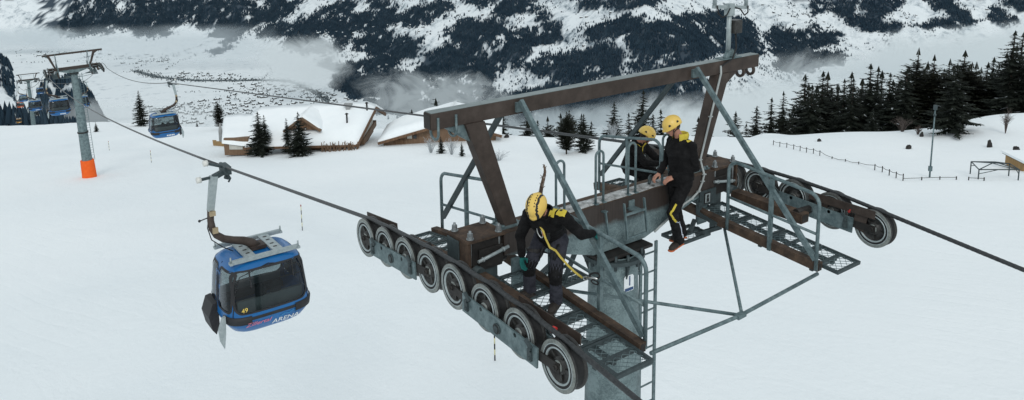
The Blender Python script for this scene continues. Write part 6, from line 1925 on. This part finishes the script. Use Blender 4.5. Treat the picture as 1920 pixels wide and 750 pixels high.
def helmet(root, P, HR, style):
    O = root.location
    hF, hL, hU = HR.col[0], HR.col[1], HR.col[2]
    m = MB(); nu, nv = 48, 16; vs = []; fs = []; mi = []
    c = P(-.012, 0, .035)
    for j in range(nv + 1):
        ph = (PI / 2) * 1.13 * j / nv
        for k in range(nu):
            th = 2 * PI * k / nu
            x = .142 * math.sin(ph) * math.cos(th); y = .117 * math.sin(ph) * math.sin(th); z = .128 * math.cos(ph)
            if j >= nv - 1 and math.cos(th) > .3: x += .020 * (j - nv + 2) * (math.cos(th) - .3)       # small peak
            if j == nv: z += -.012 * math.cos(2 * th) * (1 if math.cos(th) < 0 else .3)
            # moulded ridges
            rdg = 1 + .014 * math.cos(th * 0 + y * 90) * math.sin(ph) * (1 if abs(y) < .09 else 0)
            vs.append(c + hF * (x * rdg) + hL * (y * rdg) + hU * (z * rdg) - O)
    for j in range(nv):
        for k in range(nu):
            a = (j * nu + k, (j + 1) * nu + k, (j + 1) * nu + (k + 1) % nu, j * nu + (k + 1) % nu)
            fs.append(a)
    for f in fs:
        ce = sum((vs[i] for i in f), Vector()) / 4 + O - c; y = ce.dot(hL); x = ce.dot(hF); z = ce.dot(hU)
        q = 0
        if style == 1 and (.046 < abs(y) < .068 or z < -.024): q = 1
        m.mat(q); m.add([vs[i] for i in f], [(0, 1, 2, 3)], True)
    bm_me = m.mesh('helmet', [M['helmet'], M['black_band']], fix=False)
    bm = bmesh.new(); bm.from_mesh(bm_me); bmesh.ops.remove_doubles(bm, verts=bm.verts, dist=1e-5); bmesh.ops.recalc_face_normals(bm, faces=bm.faces)
    bmesh.ops.solidify(bm, geom=bm.faces[:], thickness=.006); bm.to_mesh(bm_me); bm.free()
    for p in bm_me.polygons: p.use_smooth = True
    h = link_mesh('helmet', bm_me, root)
    v = MB()
    if style == 1:
        for s in (-1, 1):
            for k in range(5):
                x = .06 - .032 * k; y = s * .032; z = .128 * math.sqrt(max(0, 1 - (x / .142) ** 2 - (y / .117) ** 2))
                v.ell(c + hF * x + hL * y + hU * (z * 1.01) - O, .010, .0055, .006, 8, 6, HR)
    else:
        for s in (-1, 1):
            for x in (.070, -.055):
                z = .040; y = s * .117 * math.sqrt(max(0, 1 - (x / .142) ** 2 - (z / .128) ** 2))
                o = c + hF * x + hL * y + hU * z - O; nn = unit(hL * (y / .117 ** 2) + hF * (x / .142 ** 2) + hU * (z / .128 ** 2)); t = unit(hF - nn * hF.dot(nn)); b = nn.cross(t)
                if b.dot(hU) < 0: b = -b
                v.prism([(-.020, -.013), (.020, -.013), (.014, .006), (-.002, .017), (-.014, .006)], o - nn * .004, t, b, nn, .0075)
    v.build('vent', M['black_band'], h, org=(0, 0, 0))
    s_ = MB()
    for s in (-1, 1):
        s_.tube([P(.03, s * .092, .01) - O, P(.04, s * .078, -.05) - O, P(.055, s * .03, -.112) - O, P(.056, 0, -.116) - O], .007, 6)
        s_.tube([P(-.06, s * .085, .01) - O, P(.0, s * .086, -.03) - O, P(.04, s * .078, -.05) - O], .006, 6)
    s_.build('chin_strap', M['black_band'], h, org=(0, 0, 0))
    return h
def collar(root, neck, up, ff, lf, mat, r=.088, a0=40, a1=320, h=.075, open_=.02):
    """stand up hood collar, open at the front"""
    O = root.location; m = MB(); n = 22; vs = []
    for (dr, z) in ((0, -.045), (.014, 0), (.022, h * .6), (.012, h), (.000, h * .92), (.004, .0)):
        for k in range(n + 1):
            a = math.radians(a0 + (a1 - a0) * k / n); w_ = .006 * math.sin(k * 1.7)
            vs.append(neck + ff * (math.cos(a) * (r + dr + w_)) + lf * (math.sin(a) * (r + dr + w_) * 1.08) + up * z - O)
    m.add(vs, [(j * (n + 1) + k, j * (n + 1) + k + 1, (j + 1) * (n + 1) + k + 1, (j + 1) * (n + 1) + k) for j in range(5) for k in range(n)], True)
    return m.build('hood_collar', mat, root, org=(0, 0, 0))
def clip_ring(m, c, ax, ay, a, b, r):
    pts = [Vector(c) + Vector(ax) * (a * math.cos(t)) + Vector(ay) * (b * math.sin(t)) for t in np.linspace(0, 2 * PI, 15)]
    m.tube(pts, r, 6)

# --- the bending worker on the near walkway
J1 = dict(pel=(-1.72, -.90, .17), neck=(-2.02, -1.13, .555), head=(-2.13, -1.155, .655), Rhip=(-1.77, -.80, .13), Lhip=(-1.71, -1.03, .13), Rk=(-1.98, -.80, -.20), Lk=(-1.89, -1.17, -.18),
          Ra=(-1.95, -.77, -.495), La=(-1.85, -1.13, -.52), Ls=(-1.91, -1.345, .545), Rs=(-2.075, -.93, .485), Le=(-1.77, -1.47, .36), Lh=(-1.575, -1.455, .315), Re=(-2.09, -.79, .20), Rh=(-2.085, -.81, -.04),
          Rt=(-.95, -.1, 0), Lt=(-.85, -.53, 0))
mats1 = dict(jacket=M['cloth_black'], trousers=M['cloth_grey'], knee=M['cloth_black'], sole=M['boot'])
r1, b1, v1, P1, H1, T1 = person('person', 'worker bending down on the near walkway in dark jacket, grey trousers and banded yellow helmet', J1, (-.62, -.32, -.72), (-.62, -.30, .72), mats1, True, 1.0,
    {'L': ((.5, -.1, -.55), (-.2, .5, -.8), 1, .55), 'R': ((-.1, -.05, -1), (.3, -.9, 0), -1, .45)}, (-.93, -.36, 0), 1.08)
helmet(r1, P1, H1, 1)
pel, neck, up, lf, ff, L = T1
collar(r1, neck - up * .01, up, ff, lf, M['cloth_black'], .092, 25, 335, .075)
patch_near(r1, v1, (-1.955, -1.235, .64), unit((.35, -.93, -.1)), unit((.5, .2, .6)), .035, .11, M['yellow_cloth'], 'hood_panel', .012)
patch_near(r1, v1, (-1.925, -1.335, .62), unit((.35, -.93, -.1)), unit((.6, .2, .6)), .05, .06, M['yellow_cloth'], 'shoulder_panel', .010)
patch_near(r1, v1, (-1.935, -1.325, .645), unit((.35, -.93, -.1)), unit((.6, .2, .6)), .016, .018, M['black_band'], 'badge', .014, 4)
ribbon(r1, v1, [pel + ff * .2 + lf * .10 + up * .42, pel + ff * .2 + lf * .06 + up * .25, pel + ff * .2 + up * .12], .04, M['black_band'], 'harness_strap', .010)
ribbon(r1, v1, [pel + ff * .2 - lf * .10 + up * .42, pel + ff * .2 - lf * .06 + up * .25, pel + ff * .2 + up * .12], .04, M['black_band'], 'harness_strap', .010)
ribbon(r1, v1, [pel + ff * .25 + lf * .2 + up * .02, pel + ff * .25 + up * .0, pel + ff * .25 - lf * .2 + up * .02], .045, M['black_band'], 'harness_belt', .012)
O = r1.location
# clip, lanyard and hooks
ch_ = Vector((-2.055, -1.105, .335)); m = MB()
clip_ring(m, ch_ - O, unit((.15, -.3, -.9)), unit((.36, -.93, .1)), .062, .03, .0065); m.mat(1).tube([ch_ + V(.012, -.035, .03) - O, ch_ + V(.016, -.042, -.03) - O], .0085, 6)
m.build('carabiner', [M['alloy'], M['orange_sole']], r1, org=(0, 0, 0))
m = MB(); lp_ = [(1011, 421, -2.06), (1019, 434, -2.06), (1023, 447, -2.04), (1031, 464, -1.99), (1042, 470, -1.90), (1051, 482, -1.86), (1066, 499, -1.78), (1080, 512, -1.70), (1092, 521, -1.63)]
lp3 = [on_plane(u, v, 'x', x) - O for u, v, x in lp_]
m.tube(lp3, .0135, 8, True, True, .55); m.build('lanyard', M['webbing'], r1, org=(0, 0, 0))
m = MB(); e = lp3[-1]
clip_ring(m, e + V(.02, -.03, .0), unit((.2, -.6, .2)), UZ, .03, .022, .006)
m.tube([e + V(.02, -.04, .01), e + V(.05, -.12, .03), e + V(.07, -.18, .035)], .013, 8); m.mat(1); clip_ring(m, e + V(.06, -.14, .06), unit((.3, -.9, .25)), UZ, .065, .035, .011); clip_ring(m, e + V(.05, -.15, -.01), unit((.3, -.9, -.1)), UZ, .045, .022, .008)
m.build('hook', [M['alloy'], M['black_band']], r1, org=(0, 0, 0))
m = MB(); hp = Vector((-1.80, -1.12, .13)) - O; m.tube([hp, hp + V(-.06, -.03, -.06), hp + V(-.09, -.02, -.15)], .022, 6, True, True, .5); hp = Vector((-1.90, -.98, .10)) - O; m.tube([hp, hp + V(-.03, .02, -.10), hp + V(-.02, .06, -.17)], .022, 6, True, True, .4)
m.build('harness_tail', M['black_band'], r1, org=(0, 0, 0))

# --- the standing worker right of the hoops
J2 = dict(pel=(.95, -.45, .16), neck=(.945, -.42, .715), head=(.83, -.375, .885), Rhip=(.90, -.36, .10), Lhip=(.95, -.53, .10), Lk=(.70, -.53, -.28), Rk=(.95, -.36, -.30), La=(.97, -.42, -.775), Ra=(1.22, -.25, -.785),
          Ls=(.97, -.60, .63), Rs=(.98, -.24, .63), Le=(1.00, -.65, .34), Lh=(.775, -.46, .195), Re=(.92, -.20, .38), Rh=(.74, -.24, .20), Lt=(-.93, -.10, -.12), Rt=(-.9, .1, 0))
mats2 = dict(jacket=M['cloth_black'], trousers=M['cloth_black'], knee=M['cloth_black'], sole=M['orange_sole'])
r2, b2, v2, P2, H2, T2_ = person('person', 'worker standing upright', J2, (-.80, .30, -.45), (-.42, .2, .90), mats2, False, 5.0,
    {'L': ((-.75, .35, -.25), (.1, .3, -.9), -1, .5), 'R': ((-.8, .1, -.3), (.1, -.2, -.9), 1, .6)}, (-.85, .45, 0), 1.22)
r2['label'] = 'worker in black suit standing upright in profile on a step, with orange soled boots'
helmet(r2, P2, H2, 2)
pel, neck, up, lf, ff, L = T2_
collar(r2, neck - up * .005, up, ff, lf, M['yellow_cloth'], .090, 35, 325, .085)
patch_near(r2, v2, (.955, -.595, .73), unit((.8, -.2, .1)), unit((0, -.5, -.8)), .055, .022, M['yellow_cloth'], 'shoulder_panel', .008)
patch_near(r2, v2, (1.10, -.50, .62), unit((.3, -.8, 0)), unit((.1, 0, 1)), .02, .075, M['yellow_cloth'], 'back_panel', .008)
kn = Vector(J2['Lk']); hp = Vector(J2['Lhip']); an = Vector(J2['La']); sd = Vector((-.3, -.2, 0))
ribbon(r2, v2, [hp.lerp(kn, .55) + sd * .5, kn + V(-.13, -.06, .02), kn.lerp(an, .28) + V(-.06, -.12, 0)], .030, M['yellow_cloth'], 'trouser_stripe', .006)
ribbon(r2, v2, [kn.lerp(an, .29) + V(-.06, -.12, 0), kn.lerp(an, .30) + V(.02, -.13, 0), kn.lerp(an, .30) + V(.08, -.13, 0)], .010, M['reflect'], 'reflective_tape', .006)
ribbon(r2, v2, [kn.lerp(an, .31) + V(.05, -.13, 0), kn.lerp(an, .6) + V(.03, -.13, 0), kn.lerp(an, .88) + V(.02, -.13, 0)], .020, M['reflect'], 'reflective_tape', .006)

# --- the crouching worker behind the railing
J3 = dict(pel=(1.83, 1.42, -.30), neck=(1.80, 1.24, .12), head=(1.885, 1.13, .235), Rhip=(1.76, 1.38, -.36), Lhip=(1.91, 1.46, -.36), Rk=(1.86, 1.02, -.42), Lk=(2.08, 1.16, -.42), Ra=(1.78, 1.20, -.575), La=(2.0, 1.36, -.59),
          Rs=(1.66, 1.17, .045), Ls=(1.97, 1.30, .035), Re=(1.70, .98, -.15), Rh=(1.88, .86, -.16), Le=(2.10, 1.15, -.16), Lh=(2.12, .96, -.18), Rt=(.4, -.8, 0), Lt=(.4, -.8, 0))
r3, b3, v3, P3, H3, T3_ = person('person', 'worker in black jacket and plain yellow helmet crouching low behind the far railing', J3, (.62, -.52, -.50), (.30, -.30, .90), mats2, False, 9.0,
    {'L': ((.3, -.8, -.3), (-.2, 0, -.9), 1, .5), 'R': ((.8, -.5, -.2), (0, 0, -1), -1, .5)}, (.60, -.80, 0))
helmet(r3, P3, H3, 2)
pel, neck, up, lf, ff, L = T3_
collar(r3, neck, up, ff, lf, M['cloth_black'], .090, 35, 325, .07)
patch_near(r3, v3, (1.70, 1.15, .13), unit((.5, -.4, 0)), unit((-.5, .2, .5)), .055, .06, M['yellow_cloth'], 'shoulder_panel', .008)
ribbon(r3, v3, [Vector((1.80, 1.06, .10)), Vector((1.83, 1.04, .0))], .030, M['yellow_cloth'], 'chest_stripe', .008)
m = MB(); O = r3.location; c_ = Vector((1.74, 1.02, -.08)) - O
clip_ring(m, c_, unit((.8, .5, 0)), UZ, .022, .04, .006); m.build('carabiner', M['alloy'], r3, org=(0, 0, 0))
# tool cable and shackles lying where the two men work
m = MB(); a = Vector((.62, -.16, .06)); m.tube([a, a + V(.08, .06, .06), a + V(.17, .10, .02), a + V(.26, .04, .03)], .022, 8); clip_ring(m, a + V(.05, .03, .06), unit((1, .4, 0)), UZ, .06, .04, .011); clip_ring(m, a + V(.20, .05, .04), unit((1, -.4, .2)), UZ, .05, .03, .010)
tag(m.build('shackle', M['galv_dark']), 'dark steel shackle and hooks in the hands of the standing worker on the crossarm', 'shackle')
# dangling end of frayed rope behind the bending worker
m = MB(); p = Vector((-.86, .85, .1)); pts = [on_plane(u, v, 'y', .2) for u, v in ((1012, 372), (1015, 352), (1019, 335), (1022, 322), (1020, 309))]
m.tube(pts, [.030, .026, .024, .018, .012], 7); rr = random.Random(3)
for k in range(26):
    t = rr.random(); q = pts[int(t * 3.99)].lerp(pts[int(t * 3.99) + 1], rr.random()); m.tube([q, q + V(rr.uniform(-.05, .05), rr.uniform(-.03, .03), rr.uniform(-.03, .06))], [.008, .003], 4)
M['fray'] = mottled('frayed_brown_rope', (.02, .014, .011), (.12, .08, .055), 22, .9, c2=(.35, .33, .30))
tag(m.build('frayed_rope', M['fray'], None, fix=False), 'stiff frayed brown rope end sticking up behind the bending worker', 'rope')
